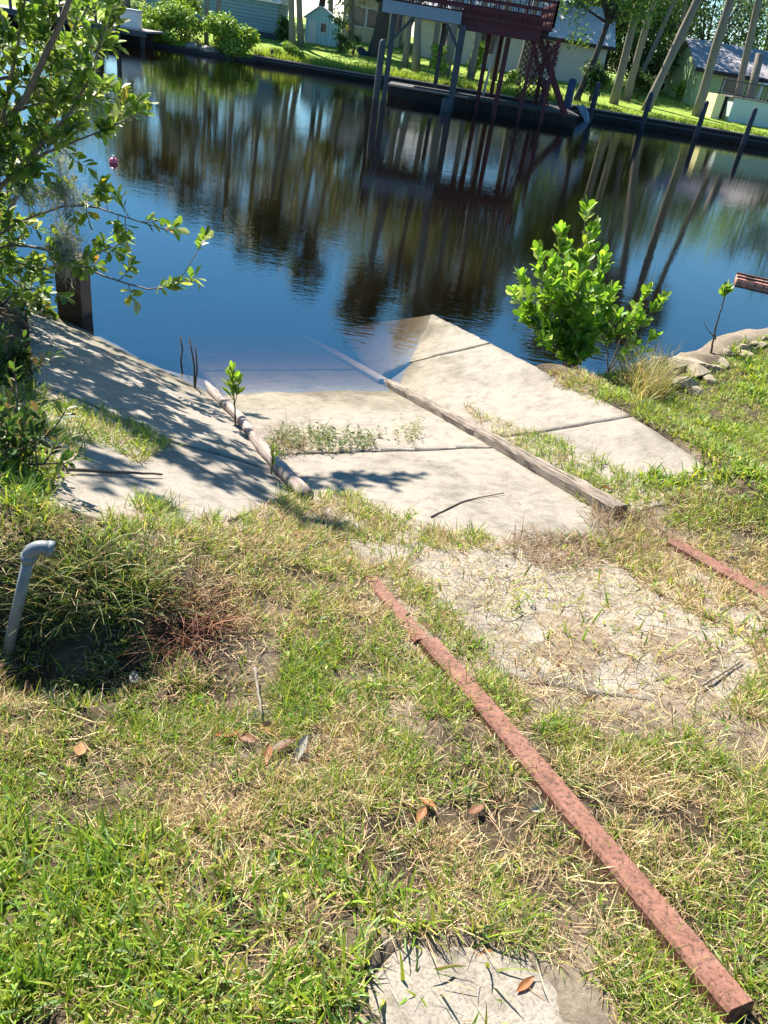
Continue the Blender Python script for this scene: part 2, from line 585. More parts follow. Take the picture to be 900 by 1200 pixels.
_ctl = []
for sx in np.linspace(-3, 4.4, 6):
    for sa in (-1.6, -.6, .2, 1.2, 2.2, 3.2):
        p = SA(sx, sa)
        _ctl.append((p[0], p[1], plane0(*p)))
for q in ((-3.2, 4.2, .50), (-4.2, 5.2, .50), (-4.8, 6.6, .42), (-6.5, 7.2, .5), (-7, 4, .9), (-5, 2, 1.1), (-14, 5, .9), (-14, -3, 1.5), (-4, -4, 1.9),
          (2.75, 5.4, .52), (3.0, 6.4, .46), (2.3, 7.4, .3), (2.7, 8.05, .34), (3.6, 9.0, .44), (4.3, 9.6, .52), (4.6, 7.5, .62), (3.9, 5.2, .75), (6, 9.8, .6), (7, 6, .9), (6, 2, 1.2),
          (14, 10, .8), (14, 0, 1.4), (4, -4, 1.9), (0, -8, 2.0)):
    _ctl.append(q)
_ctl = np.array(_ctl)


def _tps_fit(P):
    n = len(P)
    d = np.hypot(P[:, None, 0] - P[None, :, 0], P[:, None, 1] - P[None, :, 1])
    K = np.where(d > 0, d * d * np.log(d + 1e-12), 0) + np.eye(n) * 0.05
    A = np.zeros((n + 3, n + 3)); A[:n, :n] = K; A[:n, n] = 1; A[:n, n + 1:] = P[:, :2]; A[n, :n] = 1; A[n + 1:, :n] = P[:, :2].T
    return np.linalg.solve(A, np.concatenate([P[:, 2], np.zeros(3)]))


_tw = _tps_fit(_ctl)


def tps(x, y):
    n = len(_ctl)
    r = np.full(x.shape, _tw[n]) + _tw[n + 1] * x + _tw[n + 2] * y
    for i in range(n):
        d2 = (x - _ctl[i, 0]) ** 2 + (y - _ctl[i, 1]) ** 2
        r = r + _tw[i] * 0.5 * d2 * np.log(d2 + 1e-9)
    return r


SHORE = np.array([(-500, 16), (-30, 10), (-9, 8.6), (-5.6, 8.0), (-4.3, 7.6), (-3, 6.7), (-1.8, 6.3), (-0.2, 6.7), (1.0, 6.9), (1.55, 7.2), (1.95, 7.7), (2.4, 8.2), (2.9, 8.6), (3.6, 9.35), (4.4, 9.95), (6, 10.6), (30, 15), (500, 20)])
pit_c = on0(95, 775)[:2]


FS = 1.19                                  # the far bank lies this much beyond the first survey distances
WALL_Y = 58.3


def lawn_z(x, y):
    rr_ = np.clip((x + 6) / 12, 0, 1)
    return 0.37 + 0.21 * rr_ + np.clip(y - WALL_Y, 0, 34) * (0.058 - .014 * rr_)


def ground_z(x, y, soft=True):
    x = np.asarray(x, float); y = np.asarray(y, float)
    z = tps(np.clip(x, -13, 13), np.clip(y, -7, 12))
    z = np.where(np.abs(x) > 13, np.minimum(z, 1.6), z)
    # lumps
    z = z + (fbm(x, y, 2.2, 3) - .5) * 0.07 + (fbm(x, y, 9, 9) - .5) * 0.03
    z = z + (fbm(x, y, 4.5, 88) - .5) * .16 * np.clip((y - 6.6) / 1.5, 0, 1) * (y < 14) * (x > 1.5)
    # the dug hole by the pipe
    dx = x - pit_c[0]; dy = y - pit_c[1]
    rr = np.hypot(dx / 0.33, dy / 0.27) + (vnoise(x, y, 7, 5) - .5) * .35
    z = z - 0.24 * np.clip(1.25 - rr, 0, .7) / .7
    rm = np.hypot((dx + .02) / 0.42, (dy - 0.42) / 0.2)
    z = z + 0.13 * np.clip(1.2 - rm, 0, 1)
    # bank going down into the water
    ys = np.interp(x, SHORE[:, 0], SHORE[:, 1]) + (vnoise(x, y, 1.7, 21) - .5) * .25
    t = np.clip((y - ys + 0.12) / 0.55, 0, 1); t = t * t * (3 - 2 * t)
    z = z * (1 - t) + (-0.35) * t
    z = z - np.clip((y - ys - .3) * .3, 0, 1.5)
    # concrete keeps its bed lower
    near = (np.abs(x) < 9) & (y < 13) & (y > -3)
    if near.any():
        xn, yn = x[near], y[near]; zn = z[near]; tn = t[near]
        for poly, fn in ((wingL, planeL), (wingR, planeR)):
            dd = poly_dist(xn, yn, poly)
            wgt = np.exp(-(np.clip(dd - .05, 0, 9) / .45) ** 2) * (1 - tn)
            zn = zn * (1 - wgt) + (fn(xn, yn) + .004) * wgt
        for poly, fn in ((wingL, planeL), (wingR, planeR)):
            m = in_poly(xn, yn, poly)
            zn = np.where(m, np.minimum(zn, fn(xn, yn) - 0.05), zn)
        m = in_poly(xn, yn, near_pad)
        ed = edge_dist(xn, yn, near_pad)
        cv = .022 - .11 * np.clip(ed / .13 + (fbm(xn, yn, 9, 62) - .52) * 1.9, 0, 1)
        zn = np.where(m, plane0(xn, yn) + np.clip(cv, -.06, .016), zn)
        # sandy soil has washed over the upper end of the middle panel
        m = in_poly(xn, yn, wingC)
        sv = xn * DR[0] + yn * DR[1]; av = xn * DN[0] + yn * DN[1]
        edge = np.clip((sv - s_top - .1) / 1.7, 0, 1)
        side = np.minimum(np.clip((av - aL) / .5, 0, 1), np.clip((aR - av) / .45, 0, 1))
        cover = .050 - .085 * edge - .03 * side + (fbm(xn, yn, 2.4, 61) - .5) * .10
        cover = np.where(sv > sJ2 + .05, -.05, cover)
        zn = np.where(m, plane0(xn, yn) + np.clip(cover, -.06, .02), zn)
        z = z.copy(); z[near] = zn
    # far bank
    far = y > WALL_Y + .05
    z = np.where(far, lawn_z(x, y) + (fbm(x, y, .35, 31) - .5) * .12 * np.clip((y - WALL_Y) / 3, 0, 1), z)
    return z


def slab_top(x, y):
    z = np.full(np.shape(x), -9.0)
    for poly, fn, nm in SLABS:
        m = in_poly(x, y, poly)
        z = np.where(m, np.maximum(z, fn(x, y)), z)
    return z


def surf(x, y):
    x = np.atleast_1d(np.asarray(x, float)); y = np.atleast_1d(np.asarray(y, float))
    return np.maximum(ground_z(x, y), slab_top(x, y))


def G(px, py):
    """spot on the near ground seen at a survey pixel"""
    v = ray(px, py)
    ts = np.linspace(0.6, 16, 1500)
    Pn = CAM + ts[:, None] * v
    zz = surf(Pn[:, 0], Pn[:, 1])
    k = np.argmax(Pn[:, 2] < zz)
    return Pn[k]


def _axis(fine, step, mid, mstep, out):
    a = list(np.arange(fine[0], fine[1] + 1e-6, step))
    x = a[-1]; st = step
    while x < mid[1]:
        st = min(st * 1.15, mstep); x += st; a.append(x)
    while x < out[1]:
        st *= 1.3; x += st; a.append(x)
    x = a[0]; st = step; pre = []
    while x > mid[0]:
        st = min(st * 1.15, mstep); x -= st; pre.append(x)
    while x > out[0]:
        st *= 1.3; x -= st; pre.append(x)
    return np.array(pre[::-1] + a)


xs = _axis((-2.2, 2.6), 0.026, (-9, 10), 0.10, (-900, 900))
ys = _axis((0.3, 5.0), 0.026, (-2, 13), 0.10, (-300, 30))
ys = np.concatenate([ys[ys < WALL_Y - 4], [WALL_Y - 2.5, WALL_Y, WALL_Y + .02, WALL_Y + .12], np.arange(WALL_Y + .8, 96, 1.2), 98 * 1.18 ** np.arange(0, 15)])
XX, YY = np.meshgrid(xs, ys)
ZZ = ground_z(XX, YY)
ZZ[(YY > WALL_Y + .01) & (YY < WALL_Y + .05)] = -1.2
nx, ny = len(xs), len(ys)
ii = np.arange(nx * ny).reshape(ny, nx)
GF = np.stack([ii[:-1, :-1], ii[:-1, 1:], ii[1:, 1:], ii[1:, :-1]], -1).reshape(-1, 4)

m, nt, out = new_mat('ground_soil')
v = coords(nt)
f1 = noise(nt, v, 2.2, 7, 0.65); f2 = noise(nt, v, 34.0, 7, 0.75); f3 = noise(nt, v, 130.0, 3, 0.7)
soil = ramp(nt, f1, [(0.34, (0.04, 0.03, 0.02)), (0.52, (0.085, 0.064, 0.042)), (0.72, (0.21, 0.17, 0.12))])
soil = mix(nt, 1.0, soil, ramp(nt, f2, [(0.3, (0.4, 0.38, 0.34)), (0.55, (1, 1, 1)), (0.75, (1.35, 1.25, 1.05))]), 'MULTIPLY')
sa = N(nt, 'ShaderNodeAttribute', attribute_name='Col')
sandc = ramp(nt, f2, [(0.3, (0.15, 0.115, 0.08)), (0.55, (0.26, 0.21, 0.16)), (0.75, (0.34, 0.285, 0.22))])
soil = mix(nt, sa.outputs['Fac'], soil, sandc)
lawnc = ramp(nt, noise(nt, v, .9, 8, 0.75), [(0.3, (0.15, 0.22, 0.03)), (0.5, (0.23, 0.33, 0.05)), (0.7, (0.31, 0.38, 0.09))])
lawnc = mix(nt, .8, lawnc, ramp(nt, noise(nt, v, 14, 4, 0.7), [(0.35, (.55, .6, .5)), (0.6, (1.1, 1.1, 1))]), 'MULTIPLY')
sp = nt.nodes.new('ShaderNodeSeparateXYZ'); nt.links.new(v, sp.inputs[0])
isfar = N(nt, 'ShaderNodeMath', operation='GREATER_THAN'); isfar.inputs[1].default_value = 30
nt.links.new(sp.outputs[1], isfar.inputs[0])
bed = N(nt, 'ShaderNodeMath', operation='LESS_THAN'); bed.inputs[1].default_value = -0.06
nt.links.new(sp.outputs[2], bed.inputs[0])
c = mix(nt, isfar.outputs[0], soil, lawnc)
c = mix(nt, bed.outputs[0], c, (0.045, 0.032, 0.02))
principled(nt, out, c, 0.9, bump(nt, f2, 0.8, 0.02), 0.15)
sand = np.zeros(XX.shape)
nr = (np.abs(XX) < 9) & (YY < 13) & (YY > -3)
xn, yn = XX[nr], YY[nr]
sw = np.exp(-(poly_dist(xn, yn, wingC) / .22) ** 2) * .95
sw = np.maximum(sw, np.exp(-(poly_dist(xn, yn, near_pad) / .10) ** 2) * .7)
ysh = np.interp(xn, SHORE[:, 0], SHORE[:, 1])
sw = np.maximum(sw, (xn > 2.6) * np.exp(-((yn - ysh + .15) / .35) ** 2) * .8)
sw = np.maximum(sw, np.clip((fbm(xn, yn, 1.1, 71) - .58) * 5, 0, .55))
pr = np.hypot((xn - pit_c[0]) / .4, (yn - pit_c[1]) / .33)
sand[nr] = np.clip(sw * (.55 + .9 * fbm(xn, yn, 5, 73)), 0, 1) * (pr > 1.2)  # no sand in the hole; its dark soil stands for shade
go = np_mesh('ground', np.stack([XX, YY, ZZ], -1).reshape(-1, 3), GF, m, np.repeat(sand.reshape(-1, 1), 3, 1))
tag(go, kind='structure')

# ------------------------------------------------------------------ water
m, nt, out = new_mat('canal_water')
v = coords(nt, (0.55, 1.6, 1))
w1 = noise(nt, v, 1.1, 3, 0.5, 0.3)
w2 = noise(nt, coords(nt, (1.0, 2.6, 1)), 4.5, 3, 0.5)
pat = noise(nt, coords(nt, (.05, .09, 1)), 1.5, 2, .5)
ws = N(nt, 'ShaderNodeMath', operation='MULTIPLY_ADD'); nt.links.new(w2, ws.inputs[0]); ws.inputs[1].default_value = .75; nt.links.new(w1, ws.inputs[2])
wp = N(nt, 'ShaderNodeMath', operation='MULTIPLY'); nt.links.new(ws.outputs[0], wp.inputs[0])
nt.links.new(ramp(nt, pat, [(.35, (.35, .35, .35)), (.65, (1, 1, 1))]), wp.inputs[1])
nrm = bump(nt, wp.outputs[0], 0.045, 0.06)
fr = nt.nodes.new('ShaderNodeFresnel'); fr.inputs['IOR'].default_value = 3.0
nt.links.new(nrm, fr.inputs['Normal'])
gl = nt.nodes.new('ShaderNodeBsdfGlossy'); gl.inputs['Roughness'].default_value = 0.015
nt.links.new(nrm, gl.inputs['Normal'])
tr = nt.nodes.new('ShaderNodeBsdfTransparent')
mx = nt.nodes.new('ShaderNodeMixShader')
ge = nt.nodes.new('ShaderNodeNewGeometry')
ib = N(nt, 'ShaderNodeMath', operation='SUBTRACT'); ib.inputs[0].default_value = 1.0; nt.links.new(ge.outputs['Backfacing'], ib.inputs[1])
ff = N(nt, 'ShaderNodeMath', operation='MULTIPLY'); nt.links.new(fr.outputs[0], ff.inputs[0]); nt.links.new(ib.outputs[0], ff.inputs[1])
nt.links.new(ff.outputs[0], mx.inputs[0]); df = nt.nodes.new('ShaderNodeBsdfDiffuse'); df.inputs['Color'].default_value = (0.085, 0.055, 0.034, 1)
mk = nt.nodes.new('ShaderNodeMixShader'); mk.inputs[0].default_value = 0.035
nt.links.new(tr.outputs[0], mk.inputs[1]); nt.links.new(df.outputs[0], mk.inputs[2])
nt.links.new(mk.outputs[0], mx.inputs[1]); nt.links.new(gl.outputs[0], mx.inputs[2])
nt.links.new(mx.outputs[0], out.inputs['Surface'])
va = nt.nodes.new('ShaderNodeVolumeAbsorption'); va.inputs['Color'].default_value = (0.60, 0.49, 0.37, 1); va.inputs['Density'].default_value = 3.6
nt.links.new(va.outputs[0], out.inputs['Volume'])
mb = MB(); mb.box((-800, 4.5, -4.0), (800, WALL_Y + .01, 0.0))
MAT['water'] = m
tag(mb.build('water', 'water', origin=(0, 0, 0)), kind='structure')

# ------------------------------------------------------------------ concrete slipway
def slab(poly, fn, label, name='concrete_slab', th=0.13, jag=0.0, lift=0.0):
    # densify the outline and break the edge a little
    pts = []
    n = len(poly)
    for i in range(n):
        a = np.array(poly[i]); b = np.array(poly[(i + 1) % n])
        k = max(1, int(np.linalg.norm(b - a) / 0.12))
        for j in range(k):
            p = a + (b - a) * j / k
            if jag and j:
                p = p + rng.normal(0, jag, 2)
            pts.append(p)
    me = bpy.data.meshes.new(name)
    bm = bmesh.new()
    top = [bm.verts.new((p[0], p[1], float(fn(p[0], p[1])) + lift)) for p in pts]
    f = bm.faces.new(top)
    if f.normal.z < 0:
        f.normal_flip()
    P_ = np.array(pts)
    for ax in (0, 1):
        for cc in np.arange(P_[:, ax].min() + .07, P_[:, ax].max(), .11):
            no = (1, 0, 0) if ax == 0 else (0, 1, 0)
            bmesh.ops.bisect_plane(bm, geom=list(bm.verts) + list(bm.edges) + list(bm.faces), plane_co=(cc, cc, 0), plane_no=no)
    r = bmesh.ops.extrude_face_region(bm, geom=list(bm.faces))
    bmesh.ops.translate(bm, vec=(0, 0, -th), verts=[x for x in r['geom'] if isinstance(x, bmesh.types.BMVert)])
    bmesh.ops.recalc_face_normals(bm, faces=bm.faces)
    istop = lambda vv: abs(vv.co.z - (float(fn(vv.co.x, vv.co.y)) + lift)) < 1e-3
    for f in bm.faces:
        f.smooth = True
    edges = [e for e in bm.edges if all(istop(vv) for vv in e.verts) and any(not all(istop(w_) for w_ in f.verts) for f in e.link_faces)]
    tv = [vv for vv in bm.verts if istop(vv)]
    hx = np.array([vv.co.x for vv in tv]); hy = np.array([vv.co.y for vv in tv])
    hh = (fbm(hx, hy, 1.6, 19) - .5) * .028 + (fbm(hx, hy, 6, 23) - .5) * .010
    for vv, h_ in zip(tv, hh):
        vv.co.z += float(h_)
    bmesh.ops.bevel(bm, geom=edges, offset=0.008, segments=2, affect='EDGES')
    o0 = np.mean(np.array(pts), 0)
    zc = float(fn(*o0))
    bmesh.ops.translate(bm, vec=(-o0[0], -o0[1], -zc), verts=bm.verts)
    bm.to_mesh(me); bm.free()
    o = link_obj(name, me, 'concrete', None, (o0[0], o0[1], zc))
    return tag(o, label, 'concrete slab', 'concrete panels of the boat ramp')


labels = {
    'lower': 'concrete ramp panel lying under the shallow water between the timber tracks',
    'middle': 'pale dry concrete ramp panel at the water line between the two timber tracks',
    'upper': 'largest concrete ramp panel, strewn with dry grass between the rusty rails',
    'lu': 'sloping concrete panel at the left water edge under the mangrove shadow',
    'll': 'concrete panel left of the round log, nearest the grass with a weedy joint',
    'rf': 'pointed far tip of the right concrete wing running into the water',
    'rm': 'middle concrete panel of the right wing beside the mangrove bush',
    'rn': 'near concrete panel of the right wing with its edge in the grass',
    'pad': 'small concrete pad in the grass at the bottom edge of the photo'}
for poly, fn, nm in SLABS:
    slab(poly, fn, labels[nm], jag=0.004 if nm != 'pad' else 0.012, lift={'lu': .004, 'll': .004, 'rf': .003, 'rm': .003, 'rn': .003}.get(nm, 0.0))

slope_pitch = -math.atan(SL)
yaw = math.atan2(DR[1], DR[0])


def rail_frame(s, a, lift):
    p = SA(s, a)
    return (p[0], p[1], float(plane0(*p)) + lift)


def local_obj(mb, name, mat, s, a, lift, parent=None, dyaw=0.0, bevel=0.0):
    o = mb.build(name, mat, None, rail_frame(s, a, lift), bevel, rot=(0, -slope_pitch, yaw + dyaw))
    return o


def steel_rail(L, w, h, name, label):
    """rolled flat bar with softened edges and a slightly ragged end, along local +X"""
    mb = MB()
    n = 26
    prof = [(-w / 2, -h), (w / 2, -h), (w / 2, -h * .16), (w / 2 - h * .14, 0), (-w / 2 + h * .14, 0), (-w / 2, -h * .16)]
    vs = []; fs = []
    k = len(prof)
    for i in range(n + 1):
        x = L * i / n
        for (yy, zz) in prof:
            vs.append((x, yy + random.gauss(0, .0005), zz + random.gauss(0, .0005) + .006 * math.sin(x * 1.3)))
    for i in range(n):
        for j in range(k):
            j2 = (j + 1) % k
            fs.append((i * k + j, i * k + j2, (i + 1) * k + j2, (i + 1) * k + j))
    fs.append(tuple(range(k - 1, -1, -1))); fs.append(tuple(n * k + j for j in range(k)))
    mb.add(vs, fs)
    return mb


e0 = on0(862, 1188)
sE, aE = e0[:2] @ DR, e0[:2] @ DN
e1 = on0(438, 682)
sF, aF = e1[:2] @ DR, e1[:2] @ DN
dy = math.atan2(-(aF - aE), (sF - sE))      # +across is to the right, i.e. local -Y
sM, aM = on0(500, 757)[:2] @ DR, on0(500, 757)[:2] @ DN
o = local_obj(steel_rail(sM - sE + .03, .078, .06, '', ''), 'steel_rail', 'rust', sE, aE, .038, dyaw=dy)
tag(o, 'long rusty steel rail with a square cut end, lying in the foreground grass', 'rail', 'rusty rails of the boat slip')
o = local_obj(steel_rail(sF - sM, .066, .05, '', ''), 'steel_rail', 'rust', sM + .03, aM - .008, .020, dyaw=dy)
tag(o, 'short half buried rusty rail piece continuing the foreground rail towards the log', 'rail', 'rusty rails of the boat slip')
r0 = on0(1010, 768); r1 = on0(782, 637)
sR0, aR0 = r0[:2] @ DR, r0[:2] @ DN; sR1, aR1 = r1[:2] @ DR, r1[:2] @ DN
o = local_obj(steel_rail(sR1 - sR0, .085, .05, '', ''), 'steel_rail', 'rust', sR0, aR0, .035, dyaw=math.atan2(-(aR1 - aR0), sR1 - sR0))
tag(o, 'rusty steel rail at the right edge, half hidden by dry grass behind the timber', 'rail', 'rusty rails of the boat slip')

# left round log
Llen = s_of(LL1) - s_of(LL0)
mb = MB()
pts = []; rr = []
for i in range(34):
    t = i / 33
    pts.append((-.15 + (Llen + .18) * t, .010 * math.sin(t * 9), .006 * math.sin(t * 13)))
    rr.append(.047 - .008 * t + .006 * math.sin(t * 47) * random.random() - (.03 * max(0, (t - .9)) / .1))
mb.tube(pts, rr, 12, True, .12)
dyL = math.atan2(-((LL1[:2] @ DN) - aL), Llen)
o = local_obj(mb, 'track_log', 'log', s_of(LL0), aL, .035, dyaw=dyL)
tag(o, 'round weathered grey log along the left side of the ramp, dappled by leaf shadow', 'log')
# right squared timber; its far end runs on under the water
Rlen = s_of(RR1) - s_of(RR0)
mb = MB()
n = 44
vs = []; fs = []
for i in range(n + 1):
    x = -.08 + (Rlen + .10) * i / n
    tap = 1 - .28 * i / n
    for k, (yy, zz) in enumerate(((-.5, -.6), (.5, -.6), (.52, .2), (.42, .5), (.05, .47 - .1 * (i % 3 == 0)), (-.03, .35), (-.12, .5), (-.5, .42))):
        vs.append((x, yy * .10 * tap + random.gauss(0, .003), zz * .085 * tap + random.gauss(0, .0035)))
for i in range(n):
    for j in range(8):
        j2 = (j + 1) % 8
        fs.append((i * 8 + j, i * 8 + j2, (i + 1) * 8 + j2, (i + 1) * 8 + j))
fs.append(tuple(range(7, -1, -1))); fs.append(tuple(n * 8 + j for j in range(8)))
mb.add(vs, fs)
dyR = math.atan2(-((RR1[:2] @ DN) - aR), Rlen)
o = local_obj(mb, 'track_timber', 'timber', s_of(RR0), aR, .04, dyaw=dyR)
tag(o, 'split weathered timber beam along the right side of the ramp down to the water', 'timber')
mb = MB(); mb.add(*[(lambda q: q)(x) for x in (steel_rail(3.0, .11, .06, '', '').v, steel_rail(3.0, .11, .06, '', '').f)])
o = local_obj(mb, 'sunken_timber', 'timber', s_of(RR1) + .03, (RR1[:2] @ DN), .05, dyaw=dyR)
tag(o, 'pale sunken beam seen through the water beyond the split timber', 'timber')


# ------------------------------------------------------------------ blades and leaves
def blades(P, ang, L, W, lean, curl, c0, c1, K=3, prof=None):
    n = len(P)
    prof = prof if prof is not None else np.linspace(1, .12, K + 1) ** .7
    h = np.stack([np.cos(ang), np.sin(ang), np.zeros(n)], 1)
    tw = rng.uniform(-.9, .9, n)
    sd = np.stack([-np.sin(ang), np.cos(ang), np.zeros(n)], 1)
    V = np.zeros((n, K + 1, 2, 3)); C = np.zeros((n, K + 1, 2, 3))
    p = P.copy()
    for k in range(K + 1):
        th = lean + curl * k / K
        nrm_ = np.cos(th)[:, None] * h + np.array([0, 0, -1.0]) * np.sin(th)[:, None]
        s = sd * np.cos(tw)[:, None] + nrm_ * np.sin(tw)[:, None]
        w = (W * prof[k] / 2)[:, None]
        V[:, k, 0] = p - s * w; V[:, k, 1] = p + s * w
        f = k / K
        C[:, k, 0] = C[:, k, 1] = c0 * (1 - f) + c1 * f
        p = p + (L / K)[:, None] * (np.sin(th)[:, None] * h + np.array([0, 0, 1.0]) * np.cos(th)[:, None])
    V = V.reshape(-1, 3); C = C.reshape(-1, 3)
    b = (np.arange(n) * (2 * (K + 1)))[:, None]
    F = np.concatenate([np.stack([b[:, 0] + 2 * k, b[:, 0] + 2 * k + 1, b[:, 0] + 2 * k + 3, b[:, 0] + 2 * k + 2], 1) for k in range(K)], 0)
    return V, F, C


_LV = np.array([(0, 0, 0), (.28, .15, .03), (.66, .25, .06), (.93, .12, .03), (1.0, 0, 0), (.93, -.12, .03), (.66, -.25, .06), (.28, -.15, .03), (.5, 0, -.03)])
_LF = np.array([(0, 8, 2), (0, 2, 1), (8, 4, 2), (2, 4, 3), (0, 7, 6), (0, 6, 8), (8, 6, 4), (6, 5, 4)])
_LF = np.array([(0, 1, 2), (0, 2, 8), (8, 2, 4), (2, 3, 4), (0, 8, 6), (0, 6, 7), (8, 4, 6), (6, 4, 5)])


def leaves(P, D, Nn, L, W, col, bend=.15):
    """obovate leaves: base P, direction D, face normal Nn, length L, relative width W"""
    n = len(P)
    D = D / np.linalg.norm(D, axis=1, keepdims=True)
    Sd = np.cross(Nn, D); Sd /= np.linalg.norm(Sd, axis=1, keepdims=True) + 1e-9
    U = np.cross(D, Sd)
    lv = _LV[None].repeat(n, 0).copy()
    zb = lv[:, :, 2] - bend * lv[:, :, 0] ** 2
    V = P[:, None] + (lv[:, :, 0:1] * D[:, None] + lv[:, :, 1:2] * W[:, None, None] * Sd[:, None] + zb[:, :, None] * U[:, None]) * L[:, None, None]
    F = (np.arange(n)[:, None, None] * 9 + _LF[None]).reshape(-1, 3)
    C = np.repeat(col[:, None], 9, 1).reshape(-1, 3)
    return V.reshape(-1, 3), F, C


def pick(pal, n, jit=.12):
    pal = np.array(pal)
    w = pal[:, 3] / pal[:, 3].sum()
    c = pal[rng.choice(len(pal), n, p=w), :3]
    return np.clip(c * (1 + rng.normal(0, jit, (n, 1))) * (1 + rng.normal(0, .05, (n, 3))), .004, .95)


def unit(n):
    v = rng.normal(size=(n, 3))
    return v / np.linalg.norm(v, axis=1, keepdims=True)


# ------------------------------------------------------------------ near grass
GREEN = [(.22, .35, .035, 3), (.31, .40, .05, 3), (.13, .24, .03, 2), (.42, .45, .10, 2), (.27, .39, .15, 1.2)]
STRAW = [(.56, .44, .22, 3), (.46, .33, .17, 3), (.34, .22, .12, 2), (.64, .55, .33, 2.5), (.26, .14, .085, 1.2)]
THATCH = [(.46, .34, .18, 3), (.32, .21, .11, 3), (.54, .43, .26, 2), (.17, .10, .06, 2)]

bare_pad = [(418, 1160), (462, 1100), (612, 1102), (712, 1160), (710, 1270), (415, 1270)]
pit_px = [(5, 740), (60, 725), (150, 728), (195, 770), (190, 830), (120, 860), (20, 850)]
cen_px = [(470, 655), (560, 640), (690, 640), (760, 690), (880, 750), (890, 790), (830, 835), (760, 865), (690, 860), (610, 815), (545, 735)]
front_edge = [(-400, 600), (60, 585), (120, 612), (170, 592), (230, 615), (300, 602), (340, 578), (400, 582), (450, 592), (500, 622), (560, 632), (640, 636), (700, 636), (740, 610), (800, 560), (845, 552), (2000, 700), (2000, 3000), (-1500, 3000), (-1500, 600)]
right_bank = [(735, 480), (845, 556), (2000, 900), (2000, 300), (905, 394), (868, 404), (846, 422), (800, 446), (760, 455), (735, 430), (690, 432), (645, 438), (640, 446)]
strip_r = [(545, 478), (600, 498), (660, 520), (745, 560), (800, 560), (760, 620), (700, 600), (640, 560), (570, 520)]
shade_l = [(-400, 380), (20, 420), (60, 470), (110, 480), (170, 505), (205, 525), (170, 540), (110, 520), (70, 560), (50, 600), (-400, 640)]
joint_w = [(305, 522), (330, 508), (400, 508), (448, 512), (440, 528), (380, 533), (330, 535)]


def density(px, py, x, y):
    d = np.zeros(px.shape)
    wob = (fbm(x, y, 6, 77) - .5) * 46
    m = in_poly(px, py + wob, front_edge); d[m] = 1
    m2 = in_poly(px, py + wob * .6, right_bank); d[m2] = 1
    m3 = in_poly(px + wob * .5, py + wob * .4, strip_r); d[m3] = np.maximum(d[m3], .75)
    m4 = in_poly(px, py + wob * .4, shade_l); d[m4] = np.maximum(d[m4], .55)
    m5 = in_poly(px, py + wob * .3, joint_w); d[m5] = np.maximum(d[m5], .0)
    mc = in_poly(px + wob * .8, py + wob * .8, cen_px); d[mc] = .17
    mp = in_poly(px + wob * .9, py + wob * .9, bare_pad); d[mp] = 0.03
    mh = in_poly(px, py, pit_px); d[mh] *= .7
    ra = np.abs((x * DN[0] + y * DN[1]) - (aE + (aF - aE) * ((x * DR[0] + y * DR[1]) - sE) / (sF - sE)))
    d[(ra < .055) & (x * DR[0] + y * DR[1] < sF + .02)] *= .06
    ra = np.abs((x * DN[0] + y * DN[1]) - (aR0 + (aR1 - aR0) * ((x * DR[0] + y * DR[1]) - sR0) / (sR1 - sR0)))
    d[(ra < .06) & (x * DR[0] + y * DR[1] < sR1)] *= .12
    # thin patches
    d = d * np.clip((fbm(x, y, 2.6, 55) - .16) * 5.0, .55, 1) * np.clip((fbm(x, y, 10, 58, 2) - .31) * 5.5, .08, 1)
    return d


def sample(n, box=(-4.6, 6.4, .45, 10.4)):
    x = rng.uniform(box[0], box[1], n); y = rng.uniform(box[2], box[3], n)
    z = surf(x, y)
    px, py, dz = proj(np.stack([x, y, z], 1))
    ok = (px > -260) & (px < 1160) & (py > 200) & (py < 1420) & (dz > .2) & (z > .03)
    return x[ok], y[ok], z[ok], px[ok], py[ok], dz[ok]


x, y, z, px, py, dz = sample(2500000)
d = density(px, py, x, y)
lod = np.clip((2.4 / dz) ** 1.15, .2, 1.0)           # fewer, larger blades with distance
keep = rng.random(len(x)) < d * lod
x, y, z, px, py, dz, d = (a[keep] for a in (x, y, z, px, py, dz, d))
big = 1 / np.clip((2.4 / dz) ** .55, .45, 1.0)
n = len(x)
dry = fbm(x, y, 1.5, 91) * .7 + fbm(x, y, 6, 93) * .3          # patches of dead grass
dry = dry + .16 * np.exp(-((px - 800) ** 2 / 160 ** 2 + (py - 640) ** 2 / 90 ** 2)) + .2 * np.exp(-((px - 670) ** 2 / 100 ** 2 + (py - 650) ** 2 / 50 ** 2))
dry = dry + .15 * np.exp(-((px - 220) ** 2 / 90 ** 2 + (py - 730) ** 2 / 60 ** 2)) - .11 * np.clip((430 - px) / 60, 0, 1) * np.clip((py - 960) / 90, 0, 1) - .16 * ((px > 700) & (py < 560)) - .06 * ((px > 640) & (py > 950))
dry = dry + .22 * in_poly(px, py, cen_px)
u = rng.random(n)
isgreen = u > np.clip((dry - .325) * 2.5, .14, .9)
P3 = np.stack([x, y, z - .004], 1)

gi = isgreen & (rng.random(n) < .8)
k = gi.sum()
wide = (px[gi] < 430) & (py[gi] > 980) | (vnoise(x[gi], y[gi], 1.1, 12) > .72)
L = rng.uniform(.028, .085, k) * (0.6 + .85 * fbm(x[gi], y[gi], 5, 8, 2)) * np.where(wide, 1.15, 1) * np.clip(big[gi], 1, 1.15)
W = np.where(wide, rng.uniform(.006, .011, k), rng.uniform(.0028, .0055, k)) * big[gi]
c = pick(GREEN, k, .2)
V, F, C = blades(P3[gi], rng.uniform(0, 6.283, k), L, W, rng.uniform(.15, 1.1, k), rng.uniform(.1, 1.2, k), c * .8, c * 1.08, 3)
tag(np_mesh('green_grass', V, F, 'grass', C), 'short green lawn grass growing over the near bank', 'grass', kind='stuff')

